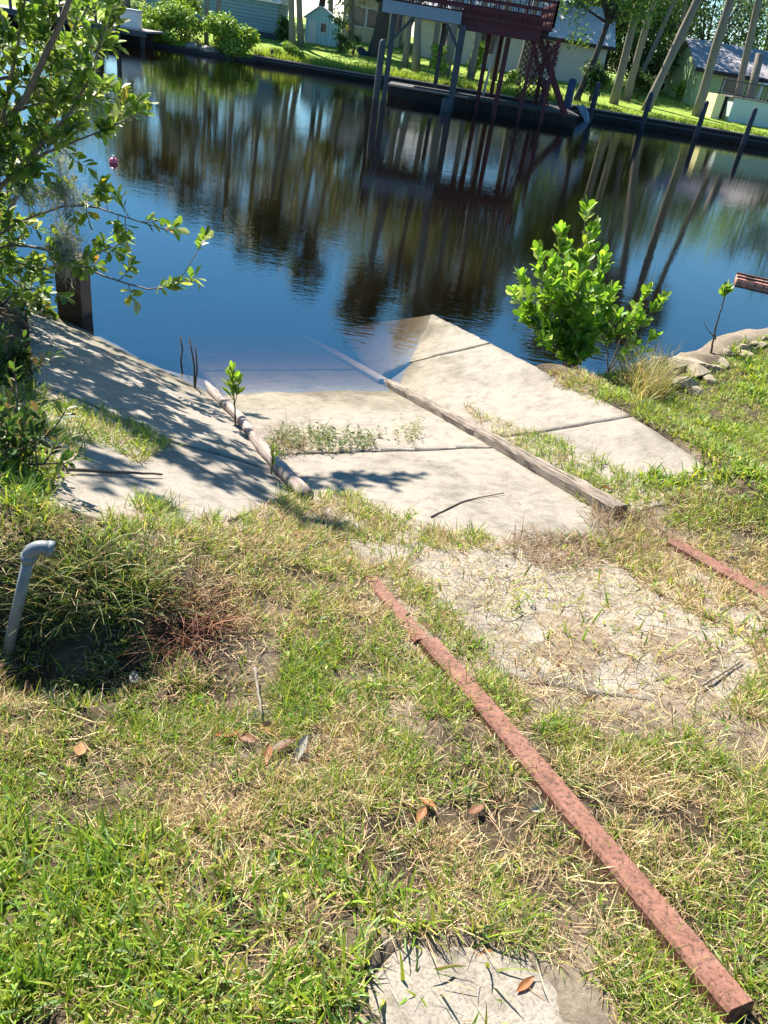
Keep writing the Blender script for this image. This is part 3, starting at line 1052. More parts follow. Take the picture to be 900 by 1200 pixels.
si = ~isgreen
k = si.sum()
L = rng.uniform(.03, .085, k); W = rng.uniform(.0012, .0027, k) * big[si]
c = pick(STRAW, k, .18)
ps = P3[si].copy(); ps[:, 2] += rng.uniform(0, .022, k)
V, F, C = blades(ps, rng.uniform(0, 6.283, k), L, W, rng.uniform(.5, 1.6, k), rng.uniform(-.5, .7, k), c, c, 3, np.array([.8, 1, .9, .3]))
tag(np_mesh('dry_grass', V, F, 'straw', C), 'dead straw coloured grass mixed into the lawn', 'dry grass', kind='stuff')

# lying clippings and thatch that hide the soil
x, y, z, px, py, dz = sample(1250000)
d = density(px, py, x, y)
dl = np.where(in_poly(px, py, front_edge) & ~in_poly(px, py, bare_pad) & ~in_poly(px, py, cen_px) & ~in_poly(px, py, pit_px), np.maximum(d, .6 - .15 * vnoise(x, y, 3, 14)), d)
keep = rng.random(len(x)) < np.clip(dl * np.where((px < 430) & (py > 950), .35, .62) + .14 * in_poly(px, py, cen_px), 0, 1) * np.clip((2.4 / dz) ** 1.1, .25, 1)
x, y, z, px, py, dz = (a[keep] for a in (x, y, z, px, py, dz))
k = len(x)
c = pick(THATCH, k, .2)
ps = np.stack([x, y, z + rng.uniform(.002, .014, k)], 1)
V, F, C = blades(ps, rng.uniform(0, 6.283, k), rng.uniform(.015, .06, k), rng.uniform(.0011, .0031, k) / np.clip((2.4 / dz) ** .5, .5, 1), rng.uniform(1.25, 1.7, k), rng.uniform(-.35, .35, k), c, c, 2, np.array([.8, 1, .4]))
tag(np_mesh('grass_thatch', V, F, 'straw', C), 'brown clippings and thatch lying between the grass blades', 'thatch', kind='stuff')

# long runners creeping over the concrete and the soil
x, y, z, px, py, dz = sample(9000)
d = density(px, py, x, y)
keep = rng.random(len(x)) < np.where(in_poly(px, py, cen_px), .5, d * .35)
x, y, z = x[keep], y[keep], z[keep]
k = len(x)
K = 6
ang = rng.uniform(0, 6.283, k); Lr = rng.uniform(.12, .38, k)
pts = np.zeros((k, K + 1, 3)); pts[:, 0] = np.stack([x, y, z + .008], 1)
for j in range(1, K + 1):
    ang = ang + rng.normal(0, .35, k)
    pts[:, j, 0] = pts[:, j - 1, 0] + np.cos(ang) * Lr / K
    pts[:, j, 1] = pts[:, j - 1, 1] + np.sin(ang) * Lr / K
    pts[:, j, 2] = surf(pts[:, j, 0], pts[:, j, 1]) + .006 + .018 * np.sin(j / K * 3.1) * rng.random(k)
sdv = rng.normal(size=(k, 1, 3)) * np.array([1, 1, .6]); sdv /= np.linalg.norm(sdv, axis=2, keepdims=True)
wv = rng.uniform(.0012, .0022, k)[:, None, None]
V = np.stack([pts - sdv * wv, pts + sdv * wv], 2).reshape(-1, 3)
b = np.arange(k) * 2 * (K + 1)
F = np.concatenate([np.stack([b + 2 * j, b + 2 * j + 1, b + 2 * j + 3, b + 2 * j + 2], 1) for j in range(K)], 0)
c = pick(STRAW, k, .2)
C = np.repeat(c[:, None], 2 * (K + 1), 1).reshape(-1, 3)
tag(np_mesh('dry_runners', V, F, 'straw', C), 'thin dead runners creeping over concrete and soil', 'dry grass', kind='stuff')


# small leafy weeds (sprigs) among the grass
def sprigs(xs_, ys_, zs_, hgt, leafL, pal, m_per=7, spread=1.0):
    n = len(xs_)
    P = []; D = []; Nn = []; L = []
    for i in range(n):
        a = rng.uniform(0, 6.283); ln = rng.uniform(.0, .9) * spread
        dv = np.array([math.cos(a) * math.sin(ln), math.sin(a) * math.sin(ln), math.cos(ln)])
        hh = hgt * rng.uniform(.6, 1.2)
        for j in range(m_per):
            t = (j + 1) / m_per
            b_ = rng.uniform(0, 6.283)
            o_ = np.array([math.cos(b_), math.sin(b_), rng.uniform(.1, .7)])
            P.append(np.array([xs_[i], ys_[i], zs_[i]]) + dv * hh * t); D.append(o_)
            Nn.append(np.array([0, 0, 1.0]) + rng.normal(0, .3, 3)); L.append(leafL * rng.uniform(.6, 1.1))
    P = np.array(P); D = np.array(D); Nn = np.array(Nn); L = np.array(L)
    return leaves(P, D, Nn, L, np.full(len(L), .8), pick(pal, len(L), .18), .1)


x, y, z, px, py, dz = sample(16000)
d = density(px, py, x, y)
keep = rng.random(len(x)) < d * (.16 + .5 * (vnoise(x, y, 2.0, 40) > .6) + .35 * in_poly(px, py, shade_l) + .3 * ((px < 300) & (py > 850)))
x, y, z = x[keep], y[keep], z[keep]
V, F, C = sprigs(x, y, z, .05, .026, GREEN + [(.10, .17, .05, 3)], 6)
tag(np_mesh('lawn_weeds', V, F, 'grass', C), 'small leafy weeds scattered through the lawn', 'weeds', kind='stuff')

def poly_pts(poly, n):
    P_ = np.array(poly, float)
    lo, hi = P_.min(0), P_.max(0)
    out_ = []
    while len(out_) < n:
        q = rng.uniform(lo, hi)
        if in_poly(np.array([q[0]]), np.array([q[1]]), poly)[0]:
            out_.append(G(q[0], q[1]))
    return np.array(out_)


# weed tuft in the ramp joint with its dead vines
q = poly_pts(joint_w, 150)
base = q.mean(0)
t = thing('joint_weeds', 'low green weeds growing in the ramp joint beside the round log', 'weeds', base)
V, F, C = sprigs(q[:, 0], q[:, 1], q[:, 2], .09, .035, [(.14, .19, .06, 3), (.20, .24, .09, 2), (.09, .13, .04, 2)], 8)
np_mesh('leaves', V, F, 'leaf', C, t)
q2 = np.concatenate([q, poly_pts([(300, 530), (330, 505), (375, 512), (360, 535)], 220)])
k = len(q2)
c = pick(STRAW, k, .2) * .8
V, F, C = blades(q2 + np.array([0, 0, .01]), rng.uniform(0, 6.283, k), rng.uniform(.08, .25, k), rng.uniform(.003, .005, k), rng.uniform(.3, 1.5, k), rng.uniform(.2, 1.3, k), c, c, 4)
np_mesh('dry_stems', V, F, 'straw', C, t)
q = poly_pts([(462, 498), (492, 500), (488, 524), (460, 522)], 30)
t = thing('joint_weeds', 'tiny sprig of weeds in the ramp joint near the split timber', 'weeds', q.mean(0))
V, F, C = sprigs(q[:, 0], q[:, 1], q[:, 2], .10, .03, [(.2, .23, .09, 3), (.3, .3, .14, 2)], 7)
np_mesh('leaves', V, F, 'leaf', C, t)
c = pick(STRAW, 60, .2)
q2 = q[rng.integers(0, len(q), 60)]
V, F, C = blades(q2, rng.uniform(0, 6.283, 60), rng.uniform(.05, .2, 60), np.full(60, .003), rng.uniform(.3, 1.5, 60), rng.uniform(.2, 1, 60), c, c, 4)
np_mesh('dry_stems', V, F, 'straw', C, t)

# overhanging clump at the hole and blond bunch grass on the right bank
def tuft(name, label, polypx, n, L, W, lean, pal, mat='grass', cat='grass tuft', K=5, pal2=None):
    q = poly_pts(polypx, n)
    t_ = tag(bpy.data.objects.new(name, None), label, cat); COL.objects.link(t_); t_.location = q.mean(0)
    c = pick(pal, n, .2)
    cen = q.mean(0)
    ang = np.arctan2(q[:, 1] - cen[1], q[:, 0] - cen[0]) + rng.normal(0, 1.8, n)
    V, F, C = blades(q, ang, rng.uniform(.5, 1.1, n) * L, rng.uniform(.7, 1.2, n) * W, rng.uniform(*lean, n), rng.uniform(.3, 1.5, n), c, c, K)
    np_mesh('blades', V, F, mat, C, t_)
    if pal2 is not None:
        c = pick(pal2, n // 2, .2)
        V, F, C = blades(q[:n // 2], ang[:n // 2], rng.uniform(.4, .9, n // 2) * L, rng.uniform(.7, 1.2, n // 2) * W, rng.uniform(*lean, n // 2), rng.uniform(.3, 1.5, n // 2), c, c, K)
        np_mesh('dead_blades', V, F, 'straw', C, t_)
    return t_


tuft('bunch_grass', 'tall blond bunch grass between the mangrove bush and the rubble', [(722, 455), (745, 435), (775, 440), (785, 470), (745, 480)], 520, .48, .006, (.02, .5),
     [(.33, .30, .13, 3), (.42, .36, .19, 2), (.2, .24, .08, 2)], 'grass', pal2=STRAW)
tuft('overhanging_grass', 'long grass clump hanging over the dark hole beside the grey pipe', [(45, 690), (110, 660), (190, 690), (190, 735), (110, 735), (40, 735)], 560, .26, .0052, (.2, .9),
     [(.14, .22, .05, 3), (.24, .27, .11, 2), (.1, .15, .04, 2)], 'grass', pal2=STRAW)
tuft('reddish_weed', 'reddish brown dead weed sprawling right of the hole', [(190, 715), (250, 700), (270, 740), (230, 775), (190, 770)], 300, .22, .004, (.5, 1.4),
     [(.20, .075, .045, 3), (.28, .13, .07, 2), (.15, .06, .045, 2)], 'straw', 'weed')
tuft('dry_tussock', 'dead brown tussock at the near end of the split timber', [(690, 600), (760, 605), (790, 640), (740, 660), (690, 640)], 1100, .15, .004, (.3, 1.4),
     [(.30, .21, .13, 3), (.22, .14, .09, 3), (.4, .31, .19, 1)], 'straw', 'dry grass')
tuft('dry_tussock', 'flattened dead tussock on the concrete below the curved crack', [(600, 625), (680, 630), (710, 655), (660, 672), (600, 655)], 900, .15, .004, (.6, 1.5),
     [(.30, .21, .13, 3), (.22, .14, .09, 3), (.4, .31, .19, 1)], 'straw', 'dry grass')

# things dug up in the hole
def chunk(name, c, size, label, mat='rubble', cat='concrete chunk', group=None, flat=.6, seed=0, nv=10):
    r_ = random.Random(seed)
    bm = bmesh.new()
    for i in range(nv):
        d_ = Vector((r_.gauss(0, 1), r_.gauss(0, 1), r_.gauss(0, 1))).normalized()
        bm.verts.new((d_.x * size * r_.uniform(.75, 1.1), d_.y * size * r_.uniform(.55, .9), d_.z * size * flat * r_.uniform(.7, 1.1)))
    bmesh.ops.convex_hull(bm, input=bm.verts)
    for vv in [vv for vv in bm.verts if not vv.link_faces]:
        bm.verts.remove(vv)
    bmesh.ops.bevel(bm, geom=list(bm.edges), offset=size * .07, segments=2, affect='EDGES')
    bmesh.ops.rotate(bm, verts=bm.verts, cent=(0, 0, 0), matrix=Matrix.Rotation(r_.uniform(0, 6.28), 3, 'Z'))
    zmin = min(vv.co.z for vv in bm.verts)
    bmesh.ops.translate(bm, verts=bm.verts, vec=(0, 0, -zmin))
    me = bpy.data.meshes.new(name); bm.to_mesh(me); bm.free()
    o_ = link_obj(name, me, mat, None, (c[0], c[1], c[2] - size * .12))
    return tag(o_, label, cat, group)


chunk('stone', G(160, 800), .045, 'pale stone lying at the right rim of the dark hole', 'stone', 'stone', seed=4)
chunk('stone', G(118, 822), .035, 'small dull stone low in the dark hole', 'stone', 'stone', seed=5)

# grey pipe with elbow
pb = G(8, 768); ptop = at(34, 652, pb[1] + .02)
t = thing('standpipe', 'grey plastic standpipe with an elbow on top standing beside the hole', 'pipe', pb)
mb = MB()
dirp = (Vector(ptop) - Vector(pb)).normalized()
mb.tube([Vector(pb) - dirp * .3, Vector(pb) + (Vector(ptop) - Vector(pb)) * .5, ptop], .0185, 20); mb.build('pipe', 'pvc', t)
mb = MB()
side = Vector((math.cos(.35), math.sin(.35), 0)); side = (side - dirp * side.dot(dirp)).normalized()
arc = [Vector(ptop) - dirp * .012]
R_ = .040
for i in range(9):
    a = math.pi / 2 * i / 8
    arc.append(Vector(ptop) + dirp * (.006 + R_ * math.sin(a)) + side * (R_ * (1 - math.cos(a))))
arc.append(arc[-1] + side * .02)
mb.tube(arc, .0235, 20); mb.tube([Vector(ptop) - dirp * .016, Vector(ptop) + dirp * .006], .0262, 20)
mb.tube([arc[-1] - side * .012, arc[-1] + side * .008], .0262, 20)
mb.build('elbow', 'pvc', t)

# ------------------------------------------------------------------ loose leaves, sticks
def smooth_path(pts_, n):
    pts_ = np.array(pts_, float)
    d_ = np.concatenate([[0], np.cumsum(np.linalg.norm(np.diff(pts_, axis=0), axis=1))])
    tt = np.linspace(0, d_[-1], n)
    a = np.stack([np.interp(tt, d_, pts_[:, i]) for i in range(3)], 1)
    for _ in range(3):
        a[1:-1] = (a[:-2] + 2 * a[1:-1] + a[2:]) / 4
    return a


def dead_leaf(px, py, L, label, group, col, seed, lift=.007):
    p = G(px, py)
    r_ = np.random.default_rng(seed)
    nU, nV = 7, 5
    Vv = []; 
    curl = r_.uniform(.8, 3.0); cup = r_.uniform(.3, 1.4); tx, ty = r_.normal(0, .32, 2); wdt = r_.uniform(.16, .27)
    a = r_.uniform(0, 6.28)
    for i in range(nU):
        tt = i / (nU - 1); w = math.sin(math.pi * min(1, tt * .93 + .05)) * wdt
        for j in range(nV):
            s = (j / (nV - 1) - .5) * 2
            xx = tt - .5; yy = s * w; zz = .12 * curl * xx * xx + cup * abs(s) * w * .6 + r_.normal(0, .012) + (tx * xx + ty * yy) * (lift > .02)
            Vv.append((L * (math.cos(a) * xx - math.sin(a) * yy), L * (math.sin(a) * xx + math.cos(a) * yy), L * zz + lift))
    F_ = [(i * nV + j, i * nV + j + 1, (i + 1) * nV + j + 1, (i + 1) * nV + j) for i in range(nU - 1) for j in range(nV - 1)]
    Vv = np.array(Vv) + p
    C_ = np.repeat(np.array([col]), len(Vv), 0) * r_.uniform(.85, 1.15, (len(Vv), 1))
    o_ = np_mesh('fallen_leaf', Vv, F_, 'deadleaf', C_, None, p)
    return tag(o_, label, 'fallen leaf', group)


BRN = [(.30, .12, .045), (.20, .09, .045), (.36, .20, .095), (.15, .075, .045), (.31, .135, .06)]
lf = [(265, 868, 'curled brown leaf at the left of the dead leaf cluster'), (288, 872, 'tan leaf standing in the dead leaf cluster below the dry stalk'),
      (315, 862, 'large rust brown leaf at the middle of the dead leaf cluster'), (330, 880, 'brown leaf at the lower right of the dead leaf cluster'),
      (312, 893, 'narrow brown leaf hanging low in the dead leaf cluster'), (352, 884, 'pale tan leaf at the right end of the dead leaf cluster'),
      (655, 777, 'bright orange brown leaf on the concrete between the rails'), (740, 812, 'orange brown leaf on the concrete nearer the right rail'),
      (690, 820, 'small tan leaf on the concrete between the rails'), (492, 962, 'rust brown leaf left of the foreground rail near a straw patch'),
      (500, 948, 'upright brown leaf just above the rust brown leaf left of the rail'), (556, 955, 'dark brown leaf close to the left edge of the rail'),
      (626, 1062, 'grey brown curled leaf beside the rail above the concrete pad'), (578, 1085, 'tan leaf at the upper edge of the concrete pad'),
      (566, 1125, 'narrow brown leaf on the concrete pad'), (615, 1155, 'dark brown leaf lying on the concrete pad near its right side'),
      (628, 955, 'pale grey flat leaf leaning at the left edge of the rail'), (95, 886, 'brown leaf in the grass below the dark hole'),
      (855, 655, 'pale leaf in the grass above the right rail'), (710, 577, 'brown leaf in the grass strip above the right timber')]
for i, (a, b, lab) in enumerate(lf):
    sc_ = .075 if a < 400 else .058
    cc = (.42, .39, .33) if 'pale' in lab else BRN[i % 5]
    dead_leaf(a, b, sc_ * (1.35 if b < 700 else 1), lab, 'dry fallen leaves', cc, 100 + i, .004 if 'concrete' in lab else .026)


def stick(pxs, r, label, lift=.02, mat='twig', name='stick'):
    pts_ = [np.array(G(a, b)) + np.array([0, 0, lift]) for a, b in pxs]
    pts_ = smooth_path(pts_, 12)
    pts_[1:-1] += rng.normal(0, r * .12, pts_[1:-1].shape)
    pts_ = [tuple(q) for q in pts_]
    mb = MB(); mb.tube(pts_, [r * (1 - .5 * i / len(pts_)) for i in range(len(pts_))], 6)
    return tag(mb.build(name, mat), label, 'stick')


stick([(318, 660), (350, 650), (388, 634)], .008, 'pale stick lying on the grass near the end of the round log')
stick([(268, 615), (290, 604), (308, 600)], .007, 'dark twig lying on the concrete at the grass edge left of the log', mat='bark')
stick([(48, 553), (110, 556), (190, 560)], .010, 'thin dark stick lying across the shaded left concrete panel', mat='bark')
stick([(0, 483), (40, 477), (75, 470)], .012, 'pale bare stick in the shade under the mangrove')
stick([(820, 808), (850, 790), (868, 778)], .006, 'thin straw stalk lying on the grass near the right edge')
stick([(815, 510), (840, 520), (865, 532)], .012, 'dry pale stick on the green right bank beside the concrete')
stick([(298, 795), (300, 815), (306, 850)], .007, 'upright tan stalk above the dead leaf cluster', .05)
stick([(100, 728), (140, 733), (185, 735)], .004, 'thin pale straw stem across the top of the dark hole', .05)
stick([(505, 608), (545, 588), (590, 580)], .006, 'dark curved strip standing in for a crack in the concrete below the timber', .014, 'bark', 'crack_strip')  # raised dark strip laid in place of the curved crack

# concrete rubble on the right bank
RS = 1.55
rub = [(772, 420, .13), (785, 412, .10), (800, 428, .16), (815, 436, .14), (800, 448, .13), (822, 424, .09), (838, 430, .10), (786, 438, .09), (766, 410, .09), (848, 422, .09), (812, 456, .09), (830, 442, .08), (755, 424, .10)]
rl = ['dark chunk of rubble at the water edge behind the bunch grass', 'rounded chunk at the top of the rubble beside the water', 'largest angular slab fragment in the middle of the rubble heap', 'long tilted fragment right of the largest one in the rubble',
      'flat pale fragment at the near side of the rubble heap', 'small chunk behind the long tilted rubble fragment', 'chunk of rubble close to the foot of the lone sapling', 'small chunk on the left side of the rubble heap',
      'leftmost dark stone of the rubble at the water', 'pale chunk right of the sapling foot', 'small chunk lowest in the rubble heap by the grass', 'small chunk between the sapling foot and the grass', 'chunk of rubble half hidden by the bunch grass']
for i, (a, b, s) in enumerate(rub):
    p = G(a, b + 6)
    chunk('concrete_rubble', p, s * RS, rl[i], 'rubble', 'rubble', 'broken concrete on the right bank', .45, 40 + i)

for i, (a, b) in enumerate(((858, 412), (866, 404), (876, 406), (884, 398), (892, 402), (872, 414), (896, 394), (850, 410))):
    chunk('concrete_rubble', G(a, b + 5), .07 + .04 * (i % 3), 'small broken lump on the bare bank crest at the right edge', 'rubble', 'rubble', 'broken concrete on the right bank', .5, 90 + i)

# ------------------------------------------------------------------ shrubs of the near bank
MANG = [(.17, .33, .03, 3), (.24, .41, .05, 3), (.11, .22, .028, 2), (.31, .46, .07, 1.8), (.32, .42, .17, .8)]
MANG_L = [(.14, .245, .035, 3), (.20, .30, .05, 3), (.085, .155, .03, 2.5), (.28, .36, .085, 1.4), (.32, .37, .21, 1), (.42, .36, .05, .15), (.45, .25, .05, .05)]


def shrub(name, label, cat, base, branches, leafL, pal, twig_n, twig_len, leaf_pairs, start=.25, up=.4, wrel=1.0, woodmat='twig', moss=None, group=None, upright=0.0):
    t_ = thing(name, label, cat, base, group)
    wood = MB()
    P = []; D = []; Nn = []; Ls = []
    for bi, (pts_, r0, r1, tn) in enumerate(branches):
        pth = smooth_path(pts_, 14)
        pth[1:-1] += rng.normal(0, min(.012, r0 * .25), pth[1:-1].shape)
        wood.tube([tuple(p) for p in pth], list(np.linspace(r0, r1, 14)), 6)
        nt_ = int(twig_n * tn)
        for q in range(nt_):
            tt = start + (1 - start) * (q + rng.random()) / max(nt_, 1)
            i0 = min(int(tt * 13), 12); f_ = tt * 13 - i0
            p0 = pth[i0] * (1 - f_) + pth[i0 + 1] * f_
            bd = pth[min(i0 + 1, 13)] - pth[i0]; bd /= np.linalg.norm(bd) + 1e-9
            dv = unit(1)[0] + bd * .7 + np.array([0, 0, up]); dv /= np.linalg.norm(dv)
            if q == nt_ - 1:
                p0 = pth[-1]; dv = bd
            ln = twig_len * rng.uniform(.5, 1.25) * (1 - .35 * tt)
            p1 = p0 + dv * ln * .55; p2 = p0 + dv * ln + np.array([0, 0, ln * .18])
            wood.tube([tuple(p0), tuple(p1), tuple(p2)], [.0045, .003, .002], 4, False)
            for j in range(leaf_pairs):
                s = .25 + .75 * (j + .5) / leaf_pairs
                pp = p0 * (1 - s) + p2 * s
                ax = unit(1)[0]; sd_ = np.cross(dv, ax); sd_ /= np.linalg.norm(sd_) + 1e-9
                for sg in (-1, 1):
                    ld = dv * rng.uniform(.35, .95) + sd_ * sg * .8 + np.array([0, 0, .25 + upright])
                    P.append(pp); D.append(ld)
                    Nn.append(np.array([0, 0, 1.0]) * (1 - upright) + rng.normal(0, .45, 3) + dv * .4)
                    Ls.append(leafL * rng.uniform(.65, 1.15))
            P.append(p2); D.append(dv); Nn.append(unit(1)[0] + np.array([0, 0, .8])); Ls.append(leafL)
    wood.build('branches', woodmat, t_)
    P = np.array(P); D = np.array(D); Nn = np.array(Nn); Ls = np.array(Ls)
    V, F, C = leaves(P, D, Nn, Ls, np.full(len(Ls), wrel), pick(pal, len(Ls), .15), .18)
    np_mesh('foliage', V, F, 'leaf', C, t_)
    return t_


# big mangrove leaning in from the left bank
def A(px, py, Y): return at(px, py, Y)
tb = np.array([-5.0, 7.0, float(ground_z(np.array([-5.0]), np.array([7.0]))[0])])
br = [
    ([tb, A(-60, 330, 6.9), A(-20, 230, 6.7), A(20, 130, 6.5), A(70, 40, 6.3), A(110, -60, 6.2), A(130, -160, 6.2)], .05, .012, 2.6),
    ([A(-30, 250, 6.8), A(30, 190, 6.5), A(80, 140, 6.3), A(112, 85, 6.2), A(125, 30, 6.1)], .026, .006, 2.0),
    ([A(-30, 250, 6.8), A(25, 192, 6.4), A(90, 165, 6.2), A(150, 140, 6.1)], .02, .004, 1.5),
    ([A(-40, 300, 6.9), A(40, 280, 6.6), A(100, 315, 6.3), A(160, 340, 6.2), A(205, 350, 6.15), A(222, 325, 6.1), A(228, 300, 6.1)], .016, .003, .85),
    ([A(-40, 300, 6.9), A(30, 255, 6.6), A(90, 235, 6.4), A(140, 250, 6.3), A(180, 265, 6.2)], .018, .004, 1.6),
    ([A(-60, 330, 6.9), A(0, 300, 6.7), A(50, 320, 6.6), A(95, 300, 6.5), A(130, 290, 6.5)], .018, .005, 1.5),
    ([tb, A(-30, 400, 7.0), A(5, 350, 6.9), A(40, 330, 6.8), A(60, 345, 6.8)], .03, .006, 1.8),
    ([A(-20, 230, 6.7), A(0, 150, 6.5), A(20, 60, 6.4), A(30, -20, 6.3)], .025, .006, 2.2),
    ([A(-20, 230, 6.7), A(-40, 140, 6.5), A(-50, 40, 6.3), A(-40, -60, 6.2)], .03, .01, 2.2),
    ([A(-30, 100, 6.9), A(60, 80, 6.8), A(110, 60, 6.6), A(150, 10, 6.6), A(160, -60, 6.6)], .016, .005, 1.6),
    ([A(20, 130, 6.5), A(80, 110, 6.7), A(130, 115, 6.8), A(150, 120, 6.9)], .012, .004, 1.0),
    ([tb, A(-70, 380, 7.4), A(-20, 300, 7.6), A(30, 220, 7.7), A(60, 130, 7.6), A(90, 20, 7.5)], .04, .01, 2.2),
    ([tb, np.array([-4.7, 6.9, 1.6]), np.array([-4.5, 6.6, 2.6]), np.array([-4.3, 6.2, 3.2])], .04, .01, 3.0),
    ([tb, np.array([-4.5, 6.7, 1.3]), np.array([-4.2, 6.4, 2.0]), np.array([-3.95, 6.1, 2.3])], .03, .01, 3.0),
    ([tb, np.array([-4.6, 6.3, 1.0]), np.array([-4.4, 5.8, 1.3]), np.array([-4.1, 5.4, 1.5])], .03, .01, 2.6),
    ([tb, np.array([-4.6, 7.8, 1.2]), np.array([-4.1, 8.2, 1.6]), np.array([-3.7, 8.4, 2.0])], .025, .006, 2.2),
    ([tb, np.array([-4.8, 7.8, 1.8]), np.array([-4.2, 8.4, 2.5]), np.array([-3.6, 8.6, 2.9])], .025, .006, 2.4),
    ([A(-20, 300, 7.6), np.array([-3.5, 8.0, 2.6]), np.array([-3.0, 8.2, 3.4])], .02, .006, 2.0),
    ([tb, np.array([-4.4, 6.9, 1.5]), np.array([-4.1, 6.7, 2.0]), np.array([-3.9, 6.5, 2.2])], .02, .008, 3.6),
    ([tb, np.array([-4.5, 6.6, 1.8]), np.array([-3.8, 6.2, 2.6]), np.array([-3.35, 5.6, 2.8])], .025, .008, 4.0),
    ([tb, np.array([-4.6, 6.9, 2.2]), np.array([-3.9, 6.6, 3.2]), np.array([-3.2, 6.2, 3.5])], .025, .008, 4.0),
    ([tb, np.array([-4.4, 6.3, 1.8]), np.array([-3.75, 5.7, 2.6]), np.array([-3.5, 5.2, 2.75])], .025, .008, 3.6),
    ([tb, np.array([-4.7, 7.0, 2.5]), np.array([-4.1, 7.2, 3.4]), np.array([-3.6, 7.0, 3.8])], .025, .008, 3.6),
    ([tb, np.array([-4.3, 6.5, 1.4]), np.array([-4.0, 6.2, 1.8]), np.array([-3.8, 6.0, 2.0])], .02, .008, 3.6),
    ([tb, np.array([-4.6, 6.1, 1.3]), np.array([-4.3, 5.8, 1.6]), np.array([-4.0, 5.4, 1.8])], .02, .008, 3.6),
    ([tb, np.array([-4.5, 7.4, 2.2]), np.array([-3.9, 7.5, 3.2]), np.array([-3.3, 7.2, 3.8])], .025, .008, 3.6),
    ([tb, np.array([-4.6, 6.7, 2.2]), np.array([-3.9, 6.6, 3.4]), np.array([-3.2, 6.9, 4.0])], .025, .008, 3.6),
    ([tb, np.array([-4.9, 6.4, 1.4]), np.array([-4.7, 5.9, 2.2]), np.array([-4.4, 5.5, 2.9])], .04, .01, 3.0),
    ([tb, np.array([-5.2, 7.4, 1.6]), np.array([-5.0, 7.6, 2.8]), np.array([-4.6, 7.6, 3.6])], .04, .01, 3.0),
    ([A(-20, 300, 7.6), A(20, 330, 7.6), A(50, 360, 7.4)], .016, .005, 1.4),
    ([A(110, -60, 6.2), np.array([-2.7, 7.0, 4.2]), np.array([-2.1, 7.6, 4.6])], .02, .006, 3.2),
    ([A(30, -20, 6.3), np.array([-3.2, 6.6, 4.3]), np.array([-2.6, 6.8, 5.0])], .02, .006, 3.4),
    ([A(-40, -60, 6.2), np.array([-4.0, 6.3, 4.2]), np.array([-3.4, 6.3, 5.2])], .02, .006, 3.2),
    ([A(-50, 40, 6.3), np.array([-4.6, 5.9, 3.6]), np.array([-4.2, 5.5, 4.6])], .02, .006, 2.8),
    ([tb, tb + np.array([-.5, -.4, 1.2]), tb + np.array([-.6, -.9, 2.4]), tb + np.array([-.3, -1.3, 3.4])], .05, .01, 2.6),
    ([tb, tb + np.array([-.9, .4, 1.0]), tb + np.array([-1.3, .6, 2.2]), tb + np.array([-1.4, .5, 3.2])], .05, .01, 2.6),
]
shrub('mangrove_tree', 'large mangrove leaning over the water from the left bank with small glossy leaves', 'mangrove', tb, br, .108, MANG_L, 16, .27, 5, .15, .3, 1.0, 'twig')

# its Spanish moss
for (pxs, n_, lab) in (([(66, 175), (78, 205), (76, 250), (74, 290), (78, 318)], 420, 'grey moss hanging from a mangrove branch above the brown post'),
                       ([(20, 228), (60, 226), (100, 235)], 260, 'wispy grey moss draped along the mangrove branch at the left edge'),
                       ([(70, 280), (85, 290), (78, 300)], 240, 'lowest beard of grey moss just over the brown post')):
    ctr = np.array([A(a, b, 6.45) for a, b in pxs])
    n_ = n_ * 2
    q = smooth_path(ctr, 30)[rng.integers(0, 30, n_)] + rng.normal(0, .045, (n_, 3)) + np.array([0, 0, .03])
    c = pick([(.36, .38, .35, 3), (.27, .28, .26, 2), (.44, .45, .41, 1)], n_, .15)
    V, F, C = blades(q, rng.uniform(0, 6.28, n_), rng.uniform(.07, .24, n_), np.full(n_, .0045), rng.uniform(1.2, 3.1, n_), rng.uniform(-2.6, 2.6, n_), c, c, 5)
    tag(np_mesh('hanging_moss', V, F, 'moss', C, None, ctr[0]), lab, 'moss', 'grey moss in the mangrove')

# undergrowth beside the mangrove foot, leaf colours darkened to stand for shade
for (ux, uy, ulab) in ((14, 452, 'dark leafy undergrowth at the left edge below the mangrove branches'), (22, 545, 'low dark weed clump at the left edge above the grey pipe')):
    b_ = G(ux, uy)
    ub = [([b_, b_ + np.array([rng.normal(0, .16), rng.normal(0, .12), rng.uniform(.12, .3)])], .006, .003, 1.0) for _ in range(8)]
    shrub('undergrowth', ulab, 'undergrowth', b_, ub, .06, [(.05, .10, .025, 3), (.08, .14, .03, 2), (.13, .10, .05, 1)], 7, .14, 3, .1, .5, .8, 'bark')

# bright bush at the right wing
bb = np.array([*wz(668, 436, .12)])
W_ = lambda px, py, Y: at(px, py, Y)
by = bb[1]
br = []
for (tx, ty, dy_) in ((690, 268, .0), (655, 285, .1), (628, 315, -.1), (605, 335, .15), (710, 320, .2), (645, 350, -.25), (680, 340, -.35), (615, 385, -.1), (700, 375, -.1), (665, 310, .4), (640, 405, -.3), (600, 360, -.2), (725, 350, .3), (650, 330, .1), (690, 410, -.3)):
    tip = W_(664 + (tx - 664) * .8, ty, by + dy_)
    br.append(([bb + rng.normal(0, .06, 3) * [1, 1, .2], bb + (tip - bb) * .45 + np.array([0, 0, .08]), tip], .014, .004, 1.0))
shrub('mangrove_bush', 'bright green mangrove bush rising from the water at the right concrete wing', 'bush', bb, br, .122, MANG, 15, .22, 5, .16, .6, 1.05, 'twig', upright=.3)
b2 = np.array([*wz(712, 438, .15)])
